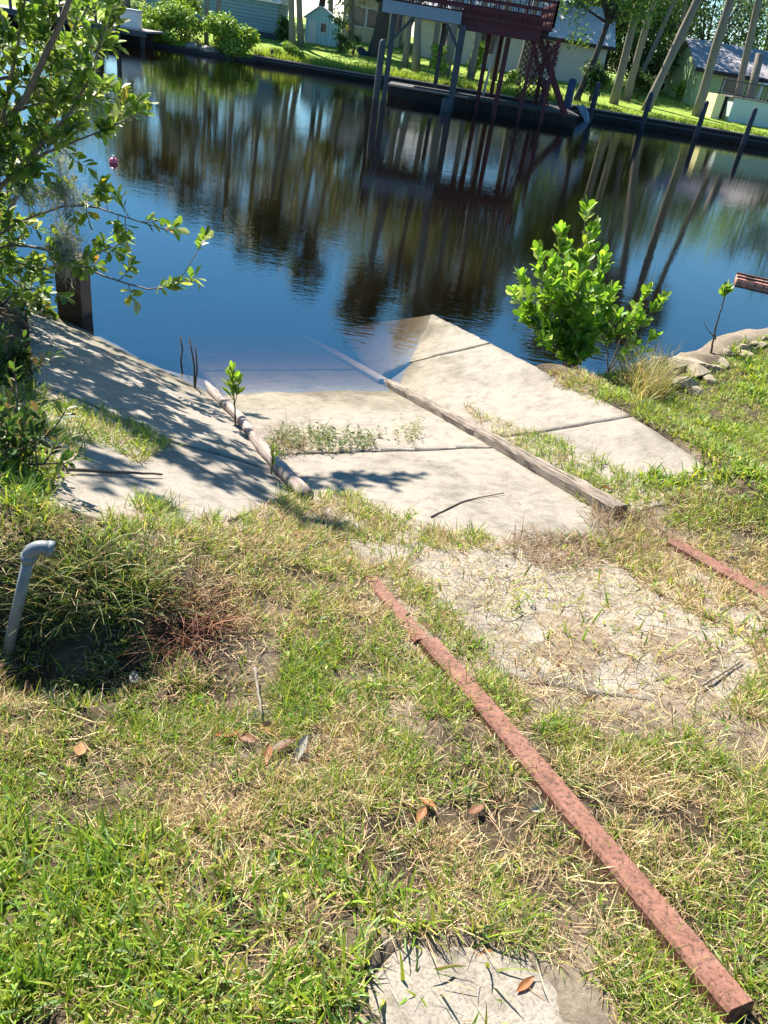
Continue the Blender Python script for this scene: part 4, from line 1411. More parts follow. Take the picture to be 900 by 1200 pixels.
br = [([b2, W_(735, 400, b2[1]), W_(768, 362, b2[1])], .01, .004, 1.0), ([b2, W_(730, 390, b2[1] + .1), W_(752, 352, b2[1] + .1)], .01, .004, .9), ([b2, W_(712, 400, b2[1]), W_(720, 380, b2[1])], .01, .004, .9),
      ([b2, W_(730, 425, b2[1] - .1), W_(755, 405, b2[1] - .1)], .008, .003, .6)]
shrub('mangrove_bush', 'small loose mangrove seedling bush right of the large bright bush', 'bush', b2, br, .115, MANG, 8, .2, 4, .35, .55, 1.0, 'twig', upright=.35)
b3 = G(833, 414)
br = [([b3, W_(838, 385, b3[1]), W_(846, 360, b3[1]), W_(850, 345, b3[1])], .012, .006, .9)]
t = shrub('mangrove_sapling', 'lone mangrove sapling with a leafy top standing on the right bank rubble', 'sapling', b3, br, .10, MANG, 9, .08, 3, .93, .8, .85, 'bark', upright=.6)
mb = MB()
mb.tube([W_(839, 398, b3[1]), W_(830, 387, b3[1]), W_(824, 376, b3[1])], [.007, .005, .003], 5)
mb.tube([W_(839, 398, b3[1]), W_(837, 385, b3[1] + .05), W_(841, 379, b3[1] + .05)], [.006, .004, .003], 5)
mb.build('bare_twigs', 'bark', t)
b4 = G(276, 500)
br = [([b4, A(275, 475, b4[1]), A(272, 440, b4[1])], .007, .003, 1.0), ([A(275, 475, b4[1]), A(279, 455, b4[1])], .004, .002, .5)]
shrub('mangrove_sapling', 'small bright green sapling growing beside the round log', 'sapling', b4, br, .08, [(.22, .34, .05, 3), (.17, .28, .045, 2)], 7, .06, 2, .45, .9, .75, 'bark', upright=.8)
b4 = G(318, 556)
br = [([b4, b4 + np.array([0, 0, .14])], .004, .002, 1.0)]
shrub('weed_sprout', 'tiny yellow green sprout beside the near end of the round log', 'sprout', b4, br, .045, [(.25, .33, .06, 3)], 5, .05, 2, .3, .9, .7, 'bark', upright=.6)
# bare twigs standing in the water
for (a, b, tops, lab) in ((212, 424, [(211, 394)], 'single bare twig standing in the shallow water at the left'), (228, 458, [(222, 396), (229, 405)], 'forked bare twig at the water edge by the log end')):
    p = wz(a, b, 0.0); mb = MB()
    for (tx, ty) in tops:
        tp = A(tx, ty, p[1] + .02)
        mid = (p + tp) / 2 + np.array([.02, 0, 0])
        mb.tube([p - np.array([0, 0, .35]), p, mid, tp], [.010, .009, .008, .006], 6)
    tag(mb.build('bare_twig', 'bark'), lab, 'twig', 'bare twigs at the water edge')

# square post in the water
p = wz(87, 368, 0)
tp = A(82, 300, p[1])
mb = MB(); mb.box((p[0] - .13, p[1] - .1, -1.2), (p[0] + .13, p[1] + .16, tp[2]))
tag(mb.build('mooring_post', 'brownpost', bevel=.012), 'square brown wooden post standing in the water behind the mangrove', 'post')

# pink buoy
p = wz(133, 191, 0)
t = thing('buoy', 'small pink buoy floating in the water beyond the mangrove leaves', 'buoy', p)
bm = bmesh.new(); bmesh.ops.create_uvsphere(bm, u_segments=16, v_segments=12, radius=.085)
bmesh.ops.scale(bm, vec=(1, 1, .85), verts=bm.verts)
bmesh.ops.translate(bm, vec=(0, 0, .03), verts=bm.verts)
me = bpy.data.meshes.new('float'); bm.to_mesh(me); bm.free()
me.polygons.foreach_set('use_smooth', [True] * len(me.polygons))
link_obj('float', me, 'pink', t)
mb = MB(); mb.tube([p + np.array([0, 0, .09]), p + np.array([0, 0, .14])], .022, 8); mb.build('eyelet', 'white', t)

# red plank float at the right edge
p0 = wz(862, 330, 0); p1 = wz(960, 352, 0)
d_ = (p1 - p0); d_[2] = 0; Ln = np.linalg.norm(d_); d_ /= Ln; nrm_ = np.array([-d_[1], d_[0], 0])
mb = MB()
for i in range(14):
    a = p0 + d_ * (Ln * 1.6 * (i + .04) / 14); b = p0 + d_ * (Ln * 1.6 * (i + .96) / 14)
    z1 = .06 + random.uniform(-.012, .012)
    q = [a - nrm_ * .0, b - nrm_ * .0, b + nrm_ * .42, a + nrm_ * .42]
    mb.prism([tuple(x[:2]) for x in q], -.1, z1)
t_f = thing('plank_float', 'weathered red plank raft floating low in the water at the right edge', 'raft', p0 + d_ * Ln * .8)
mb.build('planks', 'redplank', t_f)
mb = MB()
for k_ in (.06, .36):
    mb.bar(p0 + nrm_ * k_ + np.array([0, 0, .085]), p0 + d_ * Ln * 1.6 + nrm_ * k_ + np.array([0, 0, .085]), .05, .035)
mb.build('rail', 'brownpost', t_f)

# ================================================================== FAR BANK
def fz(x_, y_): return float(ground_z(np.array([x_]), np.array([y_]))[0])


def seawall(x0, x1, h, label, cap=True):
    t_ = thing('seawall', label, 'seawall', ((x0 + x1) / 2, WALL_Y, 0), 'timber seawall of the far bank')
    mb = MB(); mb.box((x0, WALL_Y - .12, -1.3), (x1, WALL_Y + .1, h - .06)); mb.build('planks', 'wallwood', t_)
    mb = MB(); mb.box((x0, WALL_Y - .26, h - .055), (x1, WALL_Y + .12, h + .02)); mb.build('cap', 'capwood', t_)
    mb = MB(); mb.box((x0, WALL_Y - .2, h * .42), (x1, WALL_Y - .123, h * .42 + .1)); mb.build('waler', 'dockgrey', t_)
    return t_


xl = at(297, 76, WALL_Y)[0]
xm = at(445, 98, WALL_Y)[0]; xr = at(665, 145, WALL_Y)[0]
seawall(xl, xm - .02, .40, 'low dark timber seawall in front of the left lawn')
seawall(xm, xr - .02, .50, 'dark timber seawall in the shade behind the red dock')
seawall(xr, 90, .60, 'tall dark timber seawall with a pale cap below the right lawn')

# natural rocky left shore
mb = MB()
for i in range(24):
    x_ = -13.0 - i * 3.2
stones = [(232, 62), (238, 68), (244, 66), (250, 70), (256, 71), (262, 74), (246, 73), (254, 75), (236, 72), (228, 66)]
for i, (a, b) in enumerate(stones):
    p = at(a, b, WALL_Y)
    chunk('shore_stone', (p[0], WALL_Y - .5 + .3 * (i % 3), .0 + .14 * (i % 2)), random.uniform(.45, .75), 'grey stone at the water between the two left shore bushes', 'stone', 'stone', 'grey stones on the far left shore', .6, 300 + i)
# earth bank left of the wall
mb = MB()
mb.prism([(xl + .3, WALL_Y - .02), (xl - .4, WALL_Y - .9), (-20, WALL_Y - 1.2), (-30, WALL_Y - 1.4), (-90, WALL_Y - 1.4), (-90, WALL_Y + .3), (xl + .3, WALL_Y + .3)], -1.2, .2)
tag(mb.build('earth_bank', 'dark'), kind='structure')


def piling(px, ptop, Y, r, label, mat='piling', zbot=-1.2, cat='piling', group='mooring pilings along the far bank', name='piling'):
    Y = Y * FS; r = r * 1.15
    tp = at(px, ptop, Y)
    mb = MB()
    pts_ = [(tp[0], tp[1], zbot), (tp[0], tp[1], zbot * .3 + tp[2] * .7), (tp[0], tp[1], tp[2] - .12), (tp[0], tp[1], tp[2])]
    mb.tube(pts_, [r * 1.05, r, r * .95, r * .55], 12, True, .06)
    return tag(mb.build(name, mat, origin=(tp[0], tp[1], 0)), label, cat, group)


piling(764, 108, 47.6, .14, 'dark piling in front of the leaning palm, right of the dock')
piling(829, 118, 47.6, .14, 'dark piling in front of the straight palm by the green house')
piling(886, 126, 47.6, .14, 'rightmost dark piling in front of the pale patio wall')
piling(702, 96, 46.5, .15, 'thin grey piling between the white tarp and the two upright palms')
piling(672, 92, 45.5, .22, 'thick blue grey piling left of the white tarp', 'bluepiling')
piling(642, 92, 43.0, .20, 'blue painted piling in front of the red stair tower', 'bluepiling')
for a, b, lab in ((268, 20, 'tallest pole of the left wooden dock by the blue mobile home'),):
    pass

# white tarp hanging on the bank by the piling
p = at(680, 127, 55.0); q = at(687, 146, 54.7)
nU, nV = 10, 6
Vv = []
for i in range(nU):
    for j in range(nV):
        s = i / (nU - 1); u_ = j / (nV - 1) - .5
        Vv.append((p[0] + (q[0] - p[0]) * s + u_ * (.6 - .2 * s) + .04 * math.sin(7 * s + 9 * u_), 54.9 - .5 * s + .09 * math.sin(11 * u_ + 3 * s), .8 - .85 * s + .05 * math.sin(13 * u_)))
mb = MB(); mb.add(Vv, [(i * nV + j, i * nV + j + 1, (i + 1) * nV + j + 1, (i + 1) * nV + j) for i in range(nU - 1) for j in range(nV - 1)], True)
o = mb.build('white_tarp', 'tarp'); tag(o, 'crumpled white tarp hanging into the water beside the dock', 'tarp')
sm = o.modifiers.new('thick', 'SOLIDIFY'); sm.thickness = .02

# ---------------------------------------------------------------- red boat dock
YF, YB = 44.3, 52.4
def X(px, py, Y): return float(at(px, py, Y)[0])
def Zp(px, py, Y): return float(at(px, py, Y)[2])
zt = Zp(492, 6, YF); zb_ = Zp(492, 21, YF)
zr0 = Zp(578, 41, YF + .3); zrt = Zp(578, 14, YF + .3)
xa, xb, xc = X(448, 10, YF), X(541, 20, YF), X(648, 35, YF)
t = thing('boat_dock', 'tall dark red and grey boat dock with railed upper deck on posts', 'dock', ((xa + xc) / 2, YF, 0))
mb = MB(); mb.box((xa, YF - .08, zb_), (xb, YF + .06, zt)); mb.build('fascia', 'greyfascia', t)
mb = MB(); mb.box((xb + .01, YF + .2, zr0), (xc - .5, YF + .36, zrt)); mb.box((xb - .1, YF + .37, zr0 + .1), (xb + .06, YB - .1, zrt - .1)); mb.build('beam', 'redwood', t)
mb = MB(); mb.box((xa + .05, YF + .07, zt - .18), (xc, YB, zt - .02)); mb.build('deck', 'redwood', t)
mb = MB()
for i in range(9):
    y_ = YF + .5 + i * .75
    mb.box((xa + .1, y_, zt - .42), (xc - .1, y_ + .07, zt - .185))
mb.build('joists', 'dark', t)
# railing
for k_, (p0_, p1_) in enumerate((((xa + .05, YF + .12), (xc, YF + .12)), ((xa + .05, YF + .12), (xa + .05, YB)), ((xc, YF + .12), (xc, YB)), ((xa + .05, YB - .05), (xc, YB - .05)))):
    mb = MB()
    for hh in (.25, .62, 1.0):
        mb.bar((*p0_, zt + hh), (*p1_, zt + hh), .05, .13)
    n_ = 6 if k_ in (0, 3) else 4
    for i in range(n_ + 1):
        f_ = i / n_
        q = (p0_[0] + (p1_[0] - p0_[0]) * f_, p0_[1] + (p1_[1] - p0_[1]) * f_)
        mb.bar((*q, zt - .02), (*q, zt + 1.08), .10, .10)
    for i in range(n_ * 5):
        f_ = (i + .5) / (n_ * 5)
        q = (p0_[0] + (p1_[0] - p0_[0]) * f_, p0_[1] + (p1_[1] - p0_[1]) * f_)
        mb.bar((*q, zt), (*q, zt + 1.0), .04, .04)
    mb.build('railing', 'redwood', t)


def dpost(px, Y, w, mat, ztop, zbot=-1.2):
    x_ = X(px, 60, Y)
    mb = MB(); mb.box((x_ - w / 2, Y - w / 2, zbot), (x_ + w / 2, Y + w / 2, ztop)); mb.build('post', mat, t)
    return x_


p1x = dpost(457, YF + .25, .24, 'dockgrey', zb_ - .005)
p2x = dpost(538, YF + .1, .33, 'dockgrey', zb_ - .005)
dpost(516, YB - .5, .24, 'dockgrey', zt - .43)
dpost(570, YF + 2.5, .22, 'redwood', zt - .43)
dpost(593, YF + .6, .24, 'redwood', zr0 - .005)
dpost(624, YF + .6, .16, 'redwood', zt - .43)
dpost(652, YF + .6, .16, 'redwood', zt - .43)
dpost(640, YB - .5, .22, 'redwood', zt - .43)
dpost(585, YB - .5, .22, 'redwood', zt - .43)
mb = MB(); mb.bar((p1x, YF + .12, zb_ - 1.1), (p1x + .95, YF + .12, zb_ - .05), .09, .14); mb.build('brace', 'dockgrey', t)
mb = MB(); mb.bar((p2x, YF - .1, zb_ - 1.1), (p2x - .8, YF - .1, zb_ - .05), .09, .14); mb.build('brace', 'dockgrey', t)
# stair tower with crossed braces
xs0, xs1 = X(617, 70, YF + 1.0), X(655, 70, YF + 1.0)
for (yy) in (YF + 1.2, YF + 2.6):
    mb = MB()
    for (a, b) in (((xs0, .9), (xs1, 3.9)), ((xs1, .9), (xs0, 3.9))):
        mb.bar((a[0], yy + (.05 if a[0] == xs0 else -.05), a[1]), (b[0], yy + (.05 if a[0] == xs0 else -.05), b[1]), .06, .09)
    mb.build('cross_brace', 'redwood', t)
mb = MB()
for yy in (YF + 1.35, YF + 2.35):
    mb.bar((xs1 + 1.1, yy, .5), (xs0 + .2, yy, zt - .1), .06, .24)
for i in range(14):
    f_ = (i + .5) / 14
    mb.box((xs1 + 1.1 + (xs0 + .2 - xs1 - 1.1) * f_ - .13, YF + 1.39, .5 + (zt - .6) * f_ - .02), (xs1 + 1.1 + (xs0 + .2 - xs1 - 1.1) * f_ + .13, YF + 2.31, .5 + (zt - .6) * f_ + .02))
mb.build('stair', 'redwood', t)

# lattice screen beside the stair
mb = MB()
lx0, lx1, lz0, lz1 = xs0 + .1, xs1 + .5, .5, zt - .45
for k_ in range(-14, 15):
    for sg in (1, -1):
        x_a = lx0 + k_ * .3 if sg == 1 else lx1 - k_ * .3
        # clip the slat to the panel
        a_ = np.array([x_a, lz0]); b_ = np.array([x_a + sg * (lz1 - lz0), lz1])
        lo_, hi_ = 0.0, 1.0
        dx_ = b_[0] - a_[0]
        t0_, t1_ = sorted(((lx0 - a_[0]) / dx_, (lx1 - a_[0]) / dx_))
        lo_, hi_ = max(lo_, t0_), min(hi_, t1_)
        if hi_ - lo_ > .03:
            p_, q_ = a_ + (b_ - a_) * lo_, a_ + (b_ - a_) * hi_
            mb.bar((p_[0], YB - 2.0 + .03 * sg, p_[1]), (q_[0], YB - 2.0 + .03 * sg, q_[1]), .05, .07, (0, 1, 0))
mb.build('lattice', 'redwood', t)

# lone front piling and clutter of the dock
piling(449, 46, (YF - 1.2) / FS, .14, 'short weathered piling standing just left of the dock post', 'dockgrey')
piling(524, 114, (YF - .9) / FS, .2, 'stubby dark piling at the foot of the front right dock post', 'dockgrey')
mb = MB(); a = at(566, 112, 49); b = at(583, 45, 49); mb.tube([a, b], .07, 8)
tag(mb.build('pole', 'steelgrey'), 'grey metal pole leaning under the red upper deck', 'pole')
mb = MB()
a = at(618, 92, 52); b = at(621, 98, 52); c_ = at(640, 98, 52); d2 = at(643, 90, 52)
mb.tube([a, b, c_, d2], .07, 8)
tag(mb.build('lift_cradle', 'white'), 'white metal cradle arm beside the blue piling', 'boat lift')

# low walkway
ZL = .60
t = thing('low_dock', 'low plank walkway with a pale edge board under the red boat dock', 'dock', (0, 48, 0))
x0_, x1_ = X(452, 110, 47), X(672, 128, 50)
mb = MB(); mb.box((x0_, 47.1, ZL - .1), (x1_, 50.2, ZL)); mb.build('deck', 'dockdeck', t)
mb = MB(); mb.box((x0_, 46.95, ZL - .06), (X(549, 113, 47), 47.08, ZL + .04)); mb.build('edge_board', 'capwood', t)
mb = MB(); mb.box((x0_ + .1, 47.12, -.35), (x1_ - .1, 47.22, ZL - .11)); mb.build('dark_skirt', 'wallwood', t)  # near-black boards stand for the shadowed side and underside of the walkway
for i in range(6):
    xx = x0_ + .3 + (x1_ - x0_ - .6) * i / 5
    mb = MB(); mb.tube([(xx, 47.6, -1.2), (xx, 47.6, ZL - .105)], .12, 10); mb.build('post', 'dark', t)
mb = MB(); mb.box((X(640, 125, 52), 50.25, ZL - .14), (X(640, 125, 52) + 1.4, WALL_Y - .3, ZL - .02)); mb.build('gangway', 'dockdeck', t)

# ---------------------------------------------------------------- left wooden dock
t = thing('wooden_dock', 'weathered wooden dock on dark posts at the far left shore', 'dock', (at(120, 45, 55)[0], 55, 0))
zd = Zp(150, 33, 53.8)
xA, xB = X(-60, 30, 53.8), X(172, 36, 53.8)
mb = MB(); mb.box((xA, 53.8, zd - .1), (xB, 57.6, zd)); mb.build('deck', 'deck', t)
mb = MB(); mb.box((xA, 53.65, zd - .34), (xB, 53.78, zd - .02)); mb.build('fascia', 'dockgrey', t)
for i in range(8):
    xx = xA + .3 + (xB - xA - .6) * i / 7
    mb = MB(); mb.tube([(xx, 53.9, -1.2), (xx, 53.9, zd - .105)], .14, 10); mb.build('post', 'dark', t)
mb = MB(); mb.box((xA + .1, 55.5, -.6), (xB - .2, 55.6, zd - .11)); mb.build('dark_skirt', 'wallwood', t)
for i in range(6):
    xx = xA + .4 + (X(112, 30, 54.0) - xA - .4) * i / 5
    mb = MB(); mb.box((xx - .07, 54.0, zd + .001), (xx + .07, 54.14, zd + 1.1)); mb.build('rail_post', 'dockgrey', t)
mb = MB()
for hh in (.5, 1.0):
    mb.box((xA + .4, 53.96, zd + hh), (X(112, 30, 54.0), 53.998, zd + hh + .12))
mb.build('rail', 'dockgrey', t)
t = thing('dock_box', 'white storage box standing on the left wooden dock', 'storage box', (X(150, 25, 55), 55, zd))
mb = MB(); x0_, x1_ = X(138, 25, 55), X(164, 28, 55)
mb.box((x0_, 54.6, zd + .002), (x1_, 55.4, zd + .9)); mb.build('body', 'white', t, bevel=.02)
mb = MB(); mb.box((x0_ - .04, 54.56, zd + .905), (x1_ + .04, 55.44, zd + 1.0)); mb.build('lid', 'steelgrey', t, bevel=.015)
piling(136, -30, 45.0, .12, 'tall thin dock pole at the left wooden dock beside the white box', 'dockgrey', group='poles of the left wooden dock')
piling(70, -20, 45.0, .12, 'dock pole at the left wooden dock behind the mangrove leaves', 'dockgrey', group='poles of the left wooden dock')
t1 = piling(243, -25, 50.2, .13, 'left of the two slim wooden poles before the blue mobile home', 'palmbark', 0, 'pole', 'wooden poles by the blue mobile home', 'wooden_pole')
t1 = piling(257, -25, 50.6, .13, 'right of the two slim wooden poles before the blue mobile home', 'palmbark', 0, 'pole', 'wooden poles by the blue mobile home', 'wooden_pole')
mb = MB()
pts_ = [at(a, b, 59.6) for a, b in ((165, 8), (175, 14), (190, 20), (210, 26), (228, 28), (238, 26), (247, 22), (258, 27), (262, 30))]
mb.tube(smooth_path(pts_, 24), .06, 6); mb.tube(smooth_path([q + np.array([0, .1, -.16]) for q in pts_], 24), .045, 6)
tag(mb.build('mooring_rope', 'rope'), 'thick reddish rope slung along the left shore bushes to the poles', 'rope')


# ---------------------------------------------------------------- trees
def crown(clumps, leaf, n, pal, parent, name='foliage', squash=.8, droop=0.0):
    P = []
    cs = np.array([c[:3] for c in clumps]); rs = np.array([c[3] for c in clumps])
    w = rs ** 2; w = w / w.sum()
    idx = rng.choice(len(clumps), n, p=w)
    d_ = unit(n); rr_ = rng.random(n) ** .45
    off = d_ * rr_[:, None] * rs[idx][:, None]
    # small tufts rather than an even spray
    off += rng.normal(0, .12, (n, 3)) * rs[idx][:, None]
    off[:, 2] *= squash
    P = cs[idx] + off
    keep_ = vnoise(P[:, 0] + P[:, 2] * 1.7, P[:, 1] + P[:, 2], 1.1, 17) > .28
    P = P[keep_]; d_ = d_[keep_]; n = len(P)
    D = unit(n) + np.array([0, 0, -droop]); Nn = d_ * .6 + unit(n) * .6 + np.array([0, 0, .6])
    c = pick(pal, n, .2)
    V, F, C = leaves(P, D, Nn, rng.uniform(.6, 1.2, n) * leaf, np.full(n, 1.0), c, .1)
    return np_mesh(name, V, F, 'farleaf', C, parent)


DG = [(.06, .115, .03, 3), (.09, .155, .035, 2), (.04, .08, .024, 2)]
MG = [(.14, .23, .035, 3), (.20, .29, .05, 2), (.085, .15, .03, 2)]
BG = [(.21, .35, .04, 3), (.29, .40, .07, 2), (.14, .25, .035, 1)]
BL = [(.09, .15, .09, 3), (.14, .21, .13, 2), (.055, .10, .06, 2)]
OL = [(.16, .165, .05, 3), (.10, .12, .035, 2), (.22, .20, .08, 1)]


def tree(name, label, cat, px, py, Y, h, cr, n, leaf, pal, tr_r=.25, group='trees on the far bank', trunk_frac=.45, nb=9, wide=1.0, low=False, mat='oakbark', z=None):
    Y, h, cr, leaf, tr_r = Y * FS, h * 1.17, cr * FS, leaf * FS, tr_r * FS
    b = at(px, py, Y)
    zz = fz(b[0], Y) if z is None else z
    base = np.array([b[0], Y, zz])
    t_ = thing(name, label, cat, base, group)
    th = h * trunk_frac
    mb = MB()
    lean = rng.normal(0, .04, 2)
    topv = base + np.array([lean[0] * h, lean[1] * h, th])
    mb.tube([base - np.array([0, 0, .1]), base + np.array([0, 0, .3]), (base + topv) / 2 + np.array([.1, 0, 0]), topv], [tr_r * 1.35, tr_r, tr_r * .85, tr_r * .7], 10)
    cl = []
    for i in range(nb):
        a = i * 2.4 + rng.random(); e = rng.uniform(.15, 1.0)
        rad_ = cr * wide * math.sqrt(1 - (e * .9) ** 2) * rng.uniform(.45, .95)
        c_ = topv + np.array([math.cos(a) * rad_, math.sin(a) * rad_, (h - th - cr * .45) * e])
        mb.tube([topv - np.array([0, 0, .2]), topv * .5 + c_ * .5 + np.array([0, 0, -.15]), c_], [tr_r * .5, tr_r * .3, tr_r * .1], 6)
        cl.append((*c_, cr * rng.uniform(.36, .58)))
        if low:
            cl.append((*(base + np.array([math.cos(a) * cr * .6, math.sin(a) * cr * .6, h * rng.uniform(.08, .4)])), cr * rng.uniform(.3, .45)))
        for q in range(2):
            cl.append((*(c_ + rng.normal(0, cr * .32, 3)), cr * rng.uniform(.18, .32)))
    mb.build('trunk', mat, t_)
    crown(cl, leaf, n, pal, t_)
    return t_


def bush(name, label, px, py, Y, w, h, n, leaf, pal, group=None, cat='bush', z=None):
    Y, w, h, leaf = Y * FS, w * FS, h * FS, leaf * FS
    b = at(px, py, Y)
    zz = fz(b[0], Y) if z is None else z
    base = np.array([b[0], Y, zz])
    t_ = thing(name, label, cat, base, group)
    cl = []
    mb = MB()
    for i in range(9):
        a = rng.uniform(0, 6.28); r_ = rng.uniform(0, .36) * w
        c_ = base + np.array([math.cos(a) * r_, math.sin(a) * r_ * .7, h * rng.uniform(.25, .8)])
        cl.append((*c_, min(w, h) * rng.uniform(.2, .34)))
        mb.tube([base + np.array([0, 0, -.05]), c_], [.04, .015], 5)
    mb.build('stems', 'bark', t_)
    crown(cl, leaf, n, pal, t_)
    return t_


def palm(label, bpx, bpy, tpx, tpy, Y, height, r=.2, crown_n=32, frond=1.6, group='palms on the far lawn', boots=False, name='palm_tree', skirt=True):
    """sabal palm: base at survey pixel, trunk through a second pixel at the same distance"""
    Y, height, r, frond = Y * FS, height * 1.17, r * FS, frond * FS
    b = at(bpx, bpy, Y); q = at(tpx, tpy, Y)
    base = np.array([b[0], Y, fz(b[0], Y)])
    d_ = (q - b); d_ = d_ / d_[2]
    t_ = thing(name, label, 'palm tree', base, group)
    top = base + d_ * height
    wob = rng.normal(0, .06, 2)
    pth = []
    for i in range(13):
        f_ = i / 12
        pth.append(base + (top - base) * f_ + np.array([wob[0] * math.sin(f_ * 5), wob[1] * math.sin(f_ * 4), -.1 if i == 0 else 0]))
    mb = MB(); mb.tube([tuple(p) for p in pth], [r * 1.25] + [r * (1 + .08 * math.sin(i * 2.1)) * (1 - .15 * i / 12) for i in range(1, 13)], 10, True, .10)
    mb.build('trunk', 'palmbark', t_)
    # crown of fan fronds
    Vs = []; Fs = []; Cs = []; nb = 0
    total = crown_n + (8 if skirt else 0)
    for i in range(total):
        dead = i >= crown_n
        a = i * 2.399 + rng.normal(0, .2)
        e = rng.uniform(-.5, 1.25) if not dead else rng.uniform(-1.35, -.8)
        st = frond * rng.uniform(.7, 1.0)
        dv = np.array([math.cos(a) * math.cos(e), math.sin(a) * math.cos(e), math.sin(e)])
        p1 = top + dv * st * .75 + np.array([0, 0, -.06 * st])
        sd_ = np.array([-math.sin(a), math.cos(a), 0]); upv = np.cross(sd_, dv) * -1
        c = pick([(.26, .19, .10, 1)], 1)[0] if dead else pick([(.075, .12, .03, 3), (.11, .16, .04, 2), (.05, .085, .025, 2)], 1)[0]
        # stalk
        w_ = .025
        Vs += [top - sd_ * w_, top + sd_ * w_, p1 + sd_ * w_ * .6, p1 - sd_ * w_ * .6]; Fs.append((nb, nb + 1, nb + 2, nb + 3)); Cs += [c] * 4; nb += 4
        m_ = 13
        for j in range(m_):
            ph = (j / (m_ - 1) - .5) * 3.6
            ld = dv * math.cos(ph) + sd_ * math.sin(ph); ld = ld + np.array([0, 0, -.25])
            L_ = frond * (.95 - .3 * abs(ph) / 1.8) * rng.uniform(.85, 1.1)
            sp_ = np.cross(ld, upv); sp_ /= np.linalg.norm(sp_) + 1e-9
            mid = p1 + ld * L_ * .5; tip = p1 + ld * L_ + np.array([0, 0, -.3 * L_ * rng.uniform(.4, 1.2)])
            Vs += [p1, mid + sp_ * .10, tip, mid - sp_ * .10]; Fs.append((nb, nb + 1, nb + 2, nb + 3)); Cs += [c * rng.uniform(.85, 1.15)] * 4; nb += 4
    np_mesh('crown', np.array(Vs), np.array(Fs), 'farleaf', np.array(Cs), t_, smooth=False)
    return t_


palm('left of the two palm trunks before the pale blue shed', 343, 52, 342, 0, 57, 10.0, .2)
palm('right of the two palm trunks before the pale blue shed', 353, 54, 352, 0, 58, 11.5, .2)
palm('palm trunk seen through the left bay of the red dock, farther left', 475, 74, 479, 30, 56, 13.5, .2)
palm('dark palm trunk at the middle of the left bay of the red dock', 488, 79, 490, 30, 54.5, 14.5, .23)
palm('palm trunk just left of the rear dock post', 507, 76, 513, 30, 58, 12.5, .2)
palm('thick leaning palm trunk behind the front right dock post', 521, 84, 531, 34, 54, 15, .3)
palm('pale palm trunk right of the front right dock post', 551, 88, 560, 42, 55, 13, .2)
palm('palm trunk behind the red posts of the dock', 578, 92, 588, 45, 57, 14, .22)
palm('palm trunk behind the red stair tower', 606, 96, 618, 45, 56, 13, .2)
palm('left of the two upright palms standing on the right lawn', 717, 129, 750, 0, 54, 14.5, .24)
palm('right of the two upright palms standing on the right lawn', 734, 116, 766, 0, 58, 15, .23)
palm('strongly leaning palm on the right lawn behind a piling', 757, 128, 817, 0, 53, 13.0, .25)
palm('straight palm in front of the pale green house', 817, 134, 857, 0, 55, 13.0, .27)
palm('slim palm rising behind the patio fence of the green house', 868, 113, 893, 0, 57.5, 12.0, .22)
palm('slim palm behind the trees left of the leaning palm', 745, 98, 788, 0, 68, 13, .18)
palm('far slim palm above the brown brick house', 790, 92, 805, 0, 74, 12, .18)
for (bx, Y, hgt, lab) in ((228, 66, 10.5, 'palm behind the left end of the blue mobile home'), (276, 67, 11.5, 'palm behind the middle of the blue mobile home'), (312, 70, 13.5, 'tall palm behind the right end of the blue mobile home'), (388, 68, 13.0, 'palm behind the pale blue shed'),
                          (412, 70, 16.0, 'tall palm between the shed and the oak'), (190, 68, 9.5, 'palm behind the left shore bushes'), (150, 66, 8.5, 'short palm behind the left wooden dock')):
    bb_ = at(bx, 20, Y); xb_ = bb_[0]
    palm(lab, bx, 40, bx, 0, Y, hgt, .2)
# cut trunk
p = at(884, 112, 69); q = at(891, 62, 69)
mb = MB(); mb.tube([(p[0], 69, fz(p[0], 69) - .1), (p[0] * .6 + q[0] * .4, 69, 2.6), (q[0], 69, q[2])], [.36, .31, .3], 12, True, .08)
tag(mb.build('palm_stump', 'palmbark'), 'topless palm trunk standing behind the patio fence at the right edge', 'palm trunk')

tree('oak_tree', 'dark spreading oak with a thick forked trunk behind the left bay of the dock', 'oak', 440, 66, 60, 11, 5.0, 5200, .30, OL, .55, trunk_frac=.3, nb=12, wide=1.1)
tree('leafy_tree', 'bright leafy tree with a dark trunk at the right side of the red dock', 'tree', 676, 118, 52, 10.0, 3.0, 7500, .22, MG, .2, trunk_frac=.42, nb=12)
tree('leafy_tree', 'dense dark tree between the dock and the two upright palms', 'tree', 704, 96, 72, 17.0, 5.2, 12000, .28, DG, .2, trunk_frac=.2, nb=12, low=True)
tree('leafy_tree', 'dark tree behind the two upright palms', 'tree', 748, 92, 78, 15.5, 5.2, 9000, .30, DG, .25, trunk_frac=.2, nb=12, low=True)
tree('leafy_tree', 'blue green tree behind the roof end of the green house', 'tree', 826, 80, 84, 12, 5.0, 6500, .34, BL, .3, trunk_frac=.2, nb=14, low=True)
tree('leafy_tree', 'bright green tree behind the roof of the green house at the right edge', 'tree', 880, 88, 88, 13, 5.5, 6500, .36, BG, .3, trunk_frac=.2, nb=14, low=True)
tree('leafy_tree', 'tall dark tree beyond the brown brick house', 'tree', 778, 80, 92, 14, 5.0, 5200, .38, BL, .3, trunk_frac=.2, nb=13, low=True)
tree('leafy_tree', 'tall grey green tree rising behind the white house', 'tree', 560, 70, 74, 20, 6.5, 9000, .42, OL, .35, trunk_frac=.35, nb=12)
tree('leafy_tree', 'wide tree behind the cream house left of the dock', 'tree', 470, 60, 78, 19, 6.0, 8000, .42, MG, .35, trunk_frac=.3, nb=12)
tree('leafy_tree', 'olive tree behind the red stair tower and the white house', 'tree', 630, 80, 72, 19, 6.0, 9000, .4, OL, .3, trunk_frac=.3, nb=12)
